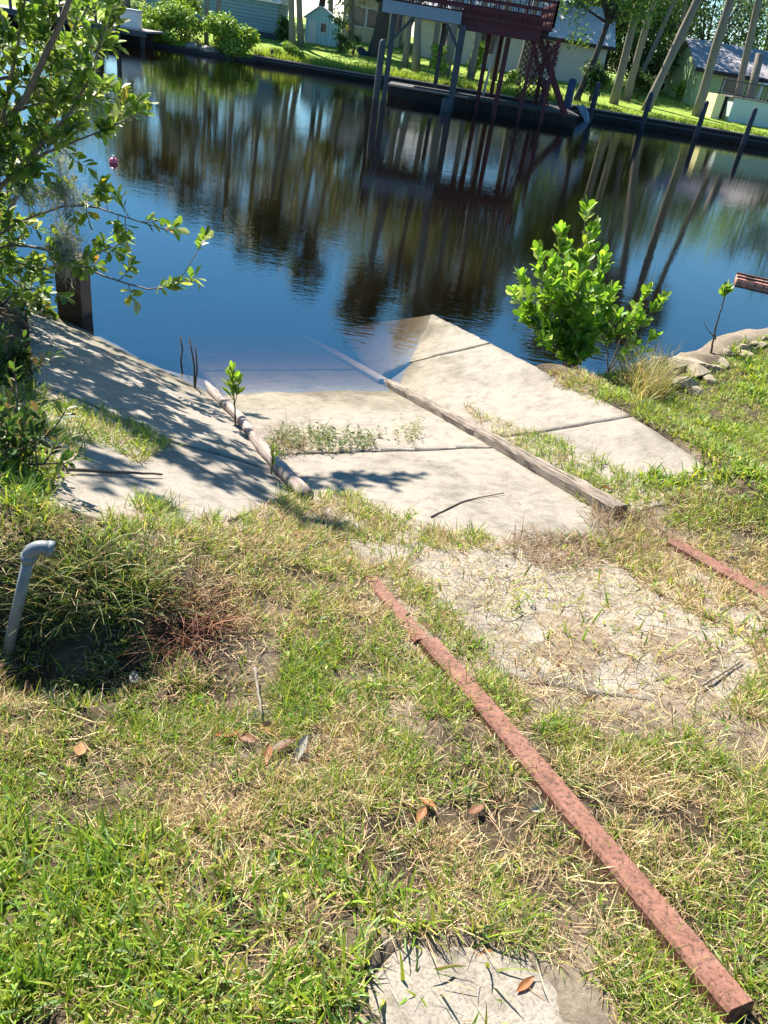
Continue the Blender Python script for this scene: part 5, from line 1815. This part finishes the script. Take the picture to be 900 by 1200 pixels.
tree('leafy_tree', 'tree behind the pale blue shed', 'tree', 372, 40, 74, 13.5, 4.4, 6000, .34, OL, .3, trunk_frac=.3, nb=10)
tree('leafy_tree', 'tree behind the left wooden dock', 'tree', 120, 20, 70, 10, 4.2, 5500, .34, MG, .3, trunk_frac=.2, nb=10)
tree('leafy_tree', 'low dark tree behind the leaning palm, left of the brick house', 'tree', 742, 92, 72, 7.5, 3.2, 5000, .28, DG, .2, trunk_frac=.15, nb=12, low=True)
tree('leafy_tree', 'mid green tree far behind the two upright palms', 'tree', 728, 84, 84, 18, 6.0, 10000, .36, MG, .3, trunk_frac=.2, nb=13, low=True)
for (bx, hh_, lab) in ((180, 11.5, 'olive tree rising behind the left end of the blue mobile home'), (248, 12.0, 'olive tree rising behind the middle of the blue mobile home'),
                       (312, 12.5, 'olive tree between the blue mobile home and the pale blue shed'), (410, 16.0, 'tall olive tree between the shed and the cream house')):
    tree('leafy_tree', lab, 'tree', bx, 30, 78, hh_, 4.4, 5500, .36, OL, .3, trunk_frac=.3, nb=11)
tree('leafy_tree', 'green tree right of the frame edge beyond the patio', 'tree', 985, 100, 64, 8.5, 3.6, 4500, .3, DG, .3, trunk_frac=.2, nb=10)

G_SH = 'shrubs on the far bank'
bush('shore_bush', 'large round green bush overhanging the water at the far left shore', 196, 62, 48.7, 4.2, 2.7, 5200, .2, BG, G_SH, z=.0)
bush('shore_bush', 'tall back part of the green bushes behind the reddish rope', 214, 50, 50.5, 3.4, 2.6, 2600, .2, MG, G_SH, z=.4)
bush('shore_bush', 'green bush at the water left of the dark timber seawall', 272, 72, 48.8, 4.0, 2.0, 5200, .2, BG, G_SH, z=.0)
bush('shore_bush', 'small bright shrub growing at the top of the left seawall', 343, 78, 50.0, 1.5, .8, 900, .16, BG, G_SH)
bush('shore_bush', 'low dark shrub beside the post on the left seawall', 322, 74, 49.8, .9, .5, 400, .14, MG, G_SH)
bush('shrub', 'dark shrub on the left of the pale blue shed', 334, 50, 59, 1.9, 1.6, 1500, .2, DG, G_SH)
bush('shrub', 'dark shrub on the right of the pale blue shed', 399, 58, 58.5, 1.5, 2.0, 1500, .2, DG, G_SH)
bush('shrub', 'dark shrub at the foot of the oak', 415, 60, 59, 1.3, 1.6, 1000, .2, DG, G_SH)
bush('shrub', 'pale green shrub behind the rear dock post', 512, 84, 53, 1.3, 2.0, 1500, .18, BG, G_SH)
bush('shrub', 'green shrub right of the front dock post', 557, 80, 55.5, 1.2, 2.2, 1200, .18, BG, G_SH)
bush('shrub', 'low shrub on the lawn behind the red posts', 590, 100, 53.5, 1.7, .9, 900, .18, MG, G_SH)
bush('shrub', 'dark shrub at the foot of the bright leafy tree', 690, 122, 52, 2.4, 2.2, 2600, .2, DG, G_SH)
bush('shrub', 'dark shrub under the two upright palms', 748, 106, 60, 2.6, 2.1, 2200, .22, DG, G_SH)
bush('shrub', 'light green palmetto shrub before the brick house', 806, 104, 66, 1.8, 1.7, 1200, .3, BG, G_SH)
bush('shrub', 'green shrub inside the patio fence of the green house', 868, 106, 60, 1.2, 1.5, 900, .2, MG, G_SH)


# rough grass along the far seawall
def edge_grass(x0_, x1_, n, y0_, y1_, L, pal, label):
    x_ = rng.uniform(x0_, x1_, n); y_ = y0_ + (y1_ - y0_) * rng.random(n) ** 1.6
    z_ = ground_z(x_, y_)
    c = pick(pal, n, .2)
    V, F, C = blades(np.stack([x_, y_, z_ - .02], 1), rng.uniform(0, 6.28, n), rng.uniform(.5, 1.2, n) * L * (.6 + .8 * vnoise(x_, y_, .8, 3)), rng.uniform(.025, .05, n), rng.uniform(.1, .9, n), rng.uniform(.1, 1, n), c * .8, c * 1.1, 2)
    tag(np_mesh('bank_grass', V, F, 'grass', C), label, 'grass', kind='stuff')


LAWN = [(.25, .36, .05, 3), (.32, .41, .07, 3), (.17, .28, .04, 2), (.38, .38, .11, 1)]
edge_grass(xl, xr, 10000, WALL_Y + .15, WALL_Y + 4, .46, LAWN, 'tall rough grass along the top of the left and middle seawall')
edge_grass(xr, 42, 10000, WALL_Y + .2, WALL_Y + 3.4, .22, LAWN, 'short rough grass along the top of the right seawall')
edge_grass(-48, xl, 6000, WALL_Y - .6, WALL_Y + 4, .42, LAWN, 'rough grass on the far left shore')
edge_grass(-24, 42, 24000, WALL_Y + 2, 80, .10, LAWN, 'mown grass of the far lawn')

# ---------------------------------------------------------------- buildings
def window(parent, x0_, x1_, y_, z0_, z1_):
    mb = MB()
    mb.box((x0_ - .07, y_ - .05, z0_ - .07), (x1_ + .07, y_ + .02, z0_)); mb.box((x0_ - .07, y_ - .05, z1_), (x1_ + .07, y_ + .02, z1_ + .07))
    mb.box((x0_ - .07, y_ - .048, z0_ + .001), (x0_, y_ + .02, z1_ - .001)); mb.box((x1_, y_ - .048, z0_ + .001), (x1_ + .07, y_ + .02, z1_ - .001))
    w_ = mb.build('window', 'white', parent)
    mb = MB(); mb.box((x0_, y_ - .02, z0_), (x1_, y_ + .015, z1_)); mb.build('pane', 'glass', w_)
    return w_


# blue mobile home
Yh = 71.4
x0_, x1_ = X(170, 30, Yh), X(324, 42, Yh)
zb0 = fz((x0_ + x1_) / 2, Yh); zw0 = Zp(300, 36, Yh); zw1 = Zp(322, 4, Yh)
t = thing('mobile_home', 'long blue mobile home with lap siding and dark skirting behind the left bushes', 'mobile home', ((x0_ + x1_) / 2, Yh, zb0))
mb = MB(); mb.box((x0_, Yh, zw0), (x1_, Yh + 4.2, zw1)); mb.build('wall', 'siding', t)
mb = MB(); mb.box((x0_ + .05, Yh + .06, zb0 - .2), (x1_ - .05, Yh + 4.1, zw0 - .003)); mb.build('skirting', 'skirt', t)
mb = MB(); mb.prism([(x0_ - .2, Yh - .25), (x1_ + .2, Yh - .25), (x1_ + .2, Yh + 4.45), (x0_ - .2, Yh + 4.45)], zw1 + .003, zw1 + .14)
mb.add([(x0_ - .2, Yh - .25, zw1 + .142), (x1_ + .2, Yh - .25, zw1 + .142), (x1_ + .2, Yh + 4.45, zw1 + .142), (x0_ - .2, Yh + 4.45, zw1 + .142), (x0_ - .2, Yh + 2.1, zw1 + .6), (x1_ + .2, Yh + 2.1, zw1 + .6)],
       [(0, 1, 5, 4), (2, 3, 4, 5), (1, 2, 5), (3, 0, 4)])
mb.build('roof', 'white', t)

# pale blue shed (gable towards us)
Ys = 73.8
x0_, x1_ = X(357, 45, Ys), X(394, 50, Ys)
zb0 = fz((x0_ + x1_) / 2, Ys); ze = Zp(376, 22, Ys); zr = Zp(366, 7, Ys)
xmid = (x0_ + x1_) / 2 - .3
t = thing('garden_shed', 'small pale blue garden shed with a gable roof on the left lawn', 'shed', ((x0_ + x1_) / 2, Ys, zb0))
mb = MB()
mb.add([(x0_, Ys, zb0 - .1), (x1_, Ys, zb0 - .1), (x1_, Ys, ze), (xmid, Ys, zr), (x0_, Ys, ze), (x0_, Ys + 2.4, zb0 - .1), (x1_, Ys + 2.4, zb0 - .1), (x1_, Ys + 2.4, ze), (xmid, Ys + 2.4, zr), (x0_, Ys + 2.4, ze)],
       [(0, 1, 2, 3, 4), (9, 8, 7, 6, 5), (0, 4, 9, 5), (1, 6, 7, 2)])
mb.build('wall', 'shedblue', t)
mb = MB()
for (xe) in (x0_ - .2, x1_ + .2):
    sg = 1 if xe > xmid else -1
    zz = ze - .2 * (zr - ze) / abs(xmid - x0_)
    mb.add([(xmid, Ys - .2, zr + .02), (xe, Ys - .2, zz + .02), (xe, Ys + 2.6, zz + .02), (xmid, Ys + 2.6, zr + .02), (xmid, Ys - .2, zr + .1), (xe, Ys - .2, zz + .1), (xe, Ys + 2.6, zz + .1), (xmid, Ys + 2.6, zr + .1)],
           [(0, 1, 2, 3), (7, 6, 5, 4), (0, 4, 5, 1), (1, 5, 6, 2), (2, 6, 7, 3)])
mb.build('roof', 'shedroof', t)
mb = MB(); mb.box((xmid - .75, Ys - .03, zb0), (xmid - .1, Ys - .004, zb0 + 1.6)); mb.build('door', 'white', t)
window(t, xmid + .25, xmid + .7, Ys - .01, zb0 + .9, zb0 + 1.5)


def house(name, label, pxl, pxr, Y, depth, eave, ridge, wall, roof, wins, over=.5, zbase=None, cat='house'):
    Y, depth, eave, ridge = Y * FS, depth * FS, H + FS * (eave - H), H + FS * (ridge - H)
    x0_, x1_ = X(pxl, 60, Y), X(pxr, 60, Y)
    zb0 = fz((x0_ + x1_) / 2, Y) if zbase is None else zbase
    t_ = thing(name, label, cat, ((x0_ + x1_) / 2, Y, zb0))
    mb = MB()
    ym = Y + depth / 2
    mb.add([(x0_, Y, zb0 - .2), (x1_, Y, zb0 - .2), (x1_, Y + depth, zb0 - .2), (x0_, Y + depth, zb0 - .2), (x0_, Y, eave), (x1_, Y, eave), (x1_, Y + depth, eave), (x0_, Y + depth, eave), (x0_, ym, ridge - .02), (x1_, ym, ridge - .02)],
           [(0, 1, 5, 4), (2, 3, 7, 6), (1, 2, 6, 9, 5), (3, 0, 4, 8, 7)])
    mb.build('wall', wall, t_)
    k_ = (ridge - eave) / (depth / 2)
    mb = MB()
    for sg in (-1, 1):
        ye = ym + sg * (depth / 2 + over); zz = eave - over * k_
        mb.add([(x0_ - over, ym, ridge + .02), (x1_ + over, ym, ridge + .02), (x1_ + over, ye, zz + .02), (x0_ - over, ye, zz + .02), (x0_ - over, ym, ridge + .16), (x1_ + over, ym, ridge + .16), (x1_ + over, ye, zz + .16), (x0_ - over, ye, zz + .16)],
               [(0, 1, 2, 3), (7, 6, 5, 4), (1, 5, 6, 2), (2, 6, 7, 3), (3, 7, 4, 0)])
    mb.build('roof', roof, t_)
    mb = MB(); zz = eave - over * k_
    mb.box((x0_ - over, Y - over - .06, zz - .12), (x1_ + over, Y - over - .003, zz + .15)); mb.build('fascia', 'dark', t_)
    for (wx, w_, z0_, z1_) in wins:
        xx = X(wx, 70, Y); window(t_, xx, xx + w_ * FS, Y - .01, zb0 + z0_ * FS, zb0 + z1_ * FS)
    return t_, x0_, x1_, zb0


house('cream_house', 'cream house with a pale roof behind the oak', 398, 466, 70, 8, 5.2, 7.2, 'cream', 'shedroof', [(405, 1.2, 1.0, 2.2), (425, 1.0, 1.0, 2.2), (452, .9, 1.0, 2.2)])
house('white_house', 'long white house behind the red dock and the palm trunks', 484, 712, 66, 8, 4.4, 6.6, 'whitewall', 'shedroof', [(512, 1.1, .9, 2.1), (558, 1.3, .9, 2.1), (610, 1.3, .2, 2.1), (636, 1.0, .9, 2.1)])
house('brick_house', 'small brown brick house far back at the end of the right lawn', 794, 826, 82, 7, Zp(806, 72, 82), Zp(806, 66, 82) + .6, 'brick', 'shingle', [(800, .8, .9, 1.8)])

# green ranch house right
Yg = 63.0
ev, rg = Zp(840, 82, Yg), Zp(850, 54, Yg + 4.5)
t, gx0, gx1, gz = house('green_house', 'pale green ranch house with a grey shingle roof at the right edge', 828, 985, Yg, 9, ev, rg, 'greenwall', 'shingle', [(858, .9, 1.1, 2.2), (930, 1.4, .9, 2.2)], .6)
Yg, ev = Yg * FS, H + FS * (ev - H)
mb = MB(); xx = X(891, 105, Yg - 1.6)
mb.box((xx - .1, Yg - 1.8, gz), (xx + .1, Yg - 1.6, ev - .5)); mb.build('porch_post', 'white', t)
mb = MB(); mb.box((X(884, 100, Yg), Yg - 2.0, ev - .48), (X(985, 100, Yg), Yg - .7, ev - .36)); mb.build('porch_roof', 'white', t)
mb = MB(); xx = X(905, 105, Yg); mb.box((xx, Yg - .05, gz), (xx + .95, Yg - .004, gz + 2.1)); mb.build('door', 'glass', t)

# raised patio
Yp = 66.0
x0_, x1_ = X(856, 130, Yp), X(1010, 150, Yp)
zg = fz(x0_, Yp); zp = Zp(858, 114, Yp)
t = thing('raised_patio', 'raised patio with a pale blue front wall and a railing at the right edge', 'patio', ((x0_ + x1_) / 2, Yp, zg))
mb = MB(); mb.box((x0_, Yp, zg - .2), (x1_, Yp + 3.8, zp)); mb.build('wall', 'palewall', t)
mb = MB(); mb.box((x0_ - .15, Yp - .1, zp + .003), (x1_ + .1, Yp + 3.9, zp + .09)); mb.build('coping', 'capwood', t)
xe = X(838, 120, Yp + .1); xe2 = X(847, 122, Yp + .1)
mb = MB(); mb.box((xe, Yp + .1, zg - .2), (xe2, Yp + 2.6, zp + .05)); mb.build('side_wall', 'yellow', t)
mb = MB(); mb.box((xe2 + .003, Yp + 1.6, zg - .2), (x0_ - .003, Yp + 2.5, zp - .05)); mb.build('recess_shade', 'dark', t)  # dark block stands for the shade inside the opening
mb = MB()
for i in range(40):
    xx = xe + .1 + (x1_ - xe - .2) * i / 39
    mb.bar((xx, Yp + .16, zp + .09), (xx, Yp + .16, zp + 1.0), .035, .035)
mb.bar((xe, Yp + .16, zp + 1.02), (x1_, Yp + .16, zp + 1.02), .07, .06); mb.bar((xe, Yp + .16, zp + .16), (x1_, Yp + .16, zp + .16), .05, .05)
for i in range(7):
    xx = xe + .1 + (x1_ - xe - .2) * i / 6
    mb.bar((xx, Yp + .22, zp - .4 if i == 0 else zp + .09), (xx, Yp + .22, zp + 1.08), .09, .09)
mb.build('railing', 'dockgrey', t)

# small white car by the brick house
cy_ = 88.0
cx_ = X(788, 98, cy_); cz = fz(cx_, cy_)
t = thing('parked_car', 'small white car parked beside the brick house', 'car', (cx_, cy_, cz))
mb = MB()
prof = [(-1.9, .25), (1.9, .25), (1.95, .75), (1.1, .9), (.6, 1.4), (-1.0, 1.42), (-1.6, .95), (-1.95, .85)]
n_ = len(prof)
vs = [(cx_ + a, cy_ - .8, cz + b) for a, b in prof] + [(cx_ + a, cy_ + .8, cz + b) for a, b in prof]
mb.add(vs, [tuple(range(n_)), tuple(range(2 * n_ - 1, n_ - 1, -1))] + [(i, n_ + i, n_ + (i + 1) % n_, (i + 1) % n_) for i in range(n_)])
mb.build('body', 'white', t, bevel=.05)
for sx in (-1.2, 1.2):
    for yy in (cy_ - .85, cy_ + .85):
        mb = MB(); mb.tube([(cx_ + sx, yy - .09, cz + .32), (cx_ + sx, yy + .09, cz + .32)], .32, 16); mb.build('wheel', 'tyre', t)
mb = MB(); mb.add([(cx_ - .95, cy_ - .82, cz + .95), (cx_ + .75, cy_ - .82, cz + .95), (cx_ + .5, cy_ - .82, cz + 1.32), (cx_ - .85, cy_ - .82, cz + 1.34)], [(0, 1, 2, 3)])
mb.build('side_window', 'glass', t)

# mooring post on the left wall, and weathered fence bits
piling(319, 58, 49.4, .09, 'slim grey post at the top of the left seawall', 'dockgrey', .0, 'post', name='post')
# blue tarp covered thing by oak
p = at(428, 62, 70.8)
t = None
o = chunk('blue_tarp_pile', (p[0], 70.8, fz(p[0], 70.8)), .8, 'low pile under a dark blue tarp beside the oak trunk', 'bluepiling', 'tarp pile', seed=77)

# ------------------------------------------------------------------ light
SUN_AZ, SUN_EL = rad(-34), rad(47)
w = bpy.data.worlds.new('World'); S.world = w; w.use_nodes = True
nt = w.node_tree
bg = nt.nodes['Background']
sky = nt.nodes.new('ShaderNodeTexSky'); sky.sky_type = 'NISHITA'; sky.sun_disc = False
sky.sun_elevation = SUN_EL; sky.sun_rotation = SUN_AZ
sky.air_density = 1.0; sky.dust_density = 0.0; sky.ozone_density = 6.0; sky.altitude = 0
hs = nt.nodes.new('ShaderNodeHueSaturation'); hs.inputs['Saturation'].default_value = 1.2; hs.inputs['Hue'].default_value = 0.488
nt.links.new(sky.outputs[0], hs.inputs['Color']); nt.links.new(hs.outputs[0], bg.inputs['Color']); bg.inputs['Strength'].default_value = 0.07
ld = bpy.data.lights.new('sun', 'SUN'); ld.energy = 5.0; ld.angle = rad(.53); ld.color = (1.0, .93, .81)
lo = bpy.data.objects.new('sun', ld); COL.objects.link(lo)
sd = Vector((math.sin(SUN_AZ) * math.cos(SUN_EL), math.cos(SUN_AZ) * math.cos(SUN_EL), math.sin(SUN_EL)))
lo.rotation_euler = sd.to_track_quat('Z', 'Y').to_euler()
lo.location = (0, 0, 30)

S.view_settings.view_transform = 'Standard'
S.view_settings.look = 'None'
S.view_settings.exposure = 1.56
S.view_settings.gamma = 1.0
S.render.engine = 'CYCLES'
S.cycles.max_bounces = 8
S.cycles.transparent_max_bounces = 16
S.cycles.use_denoising = True
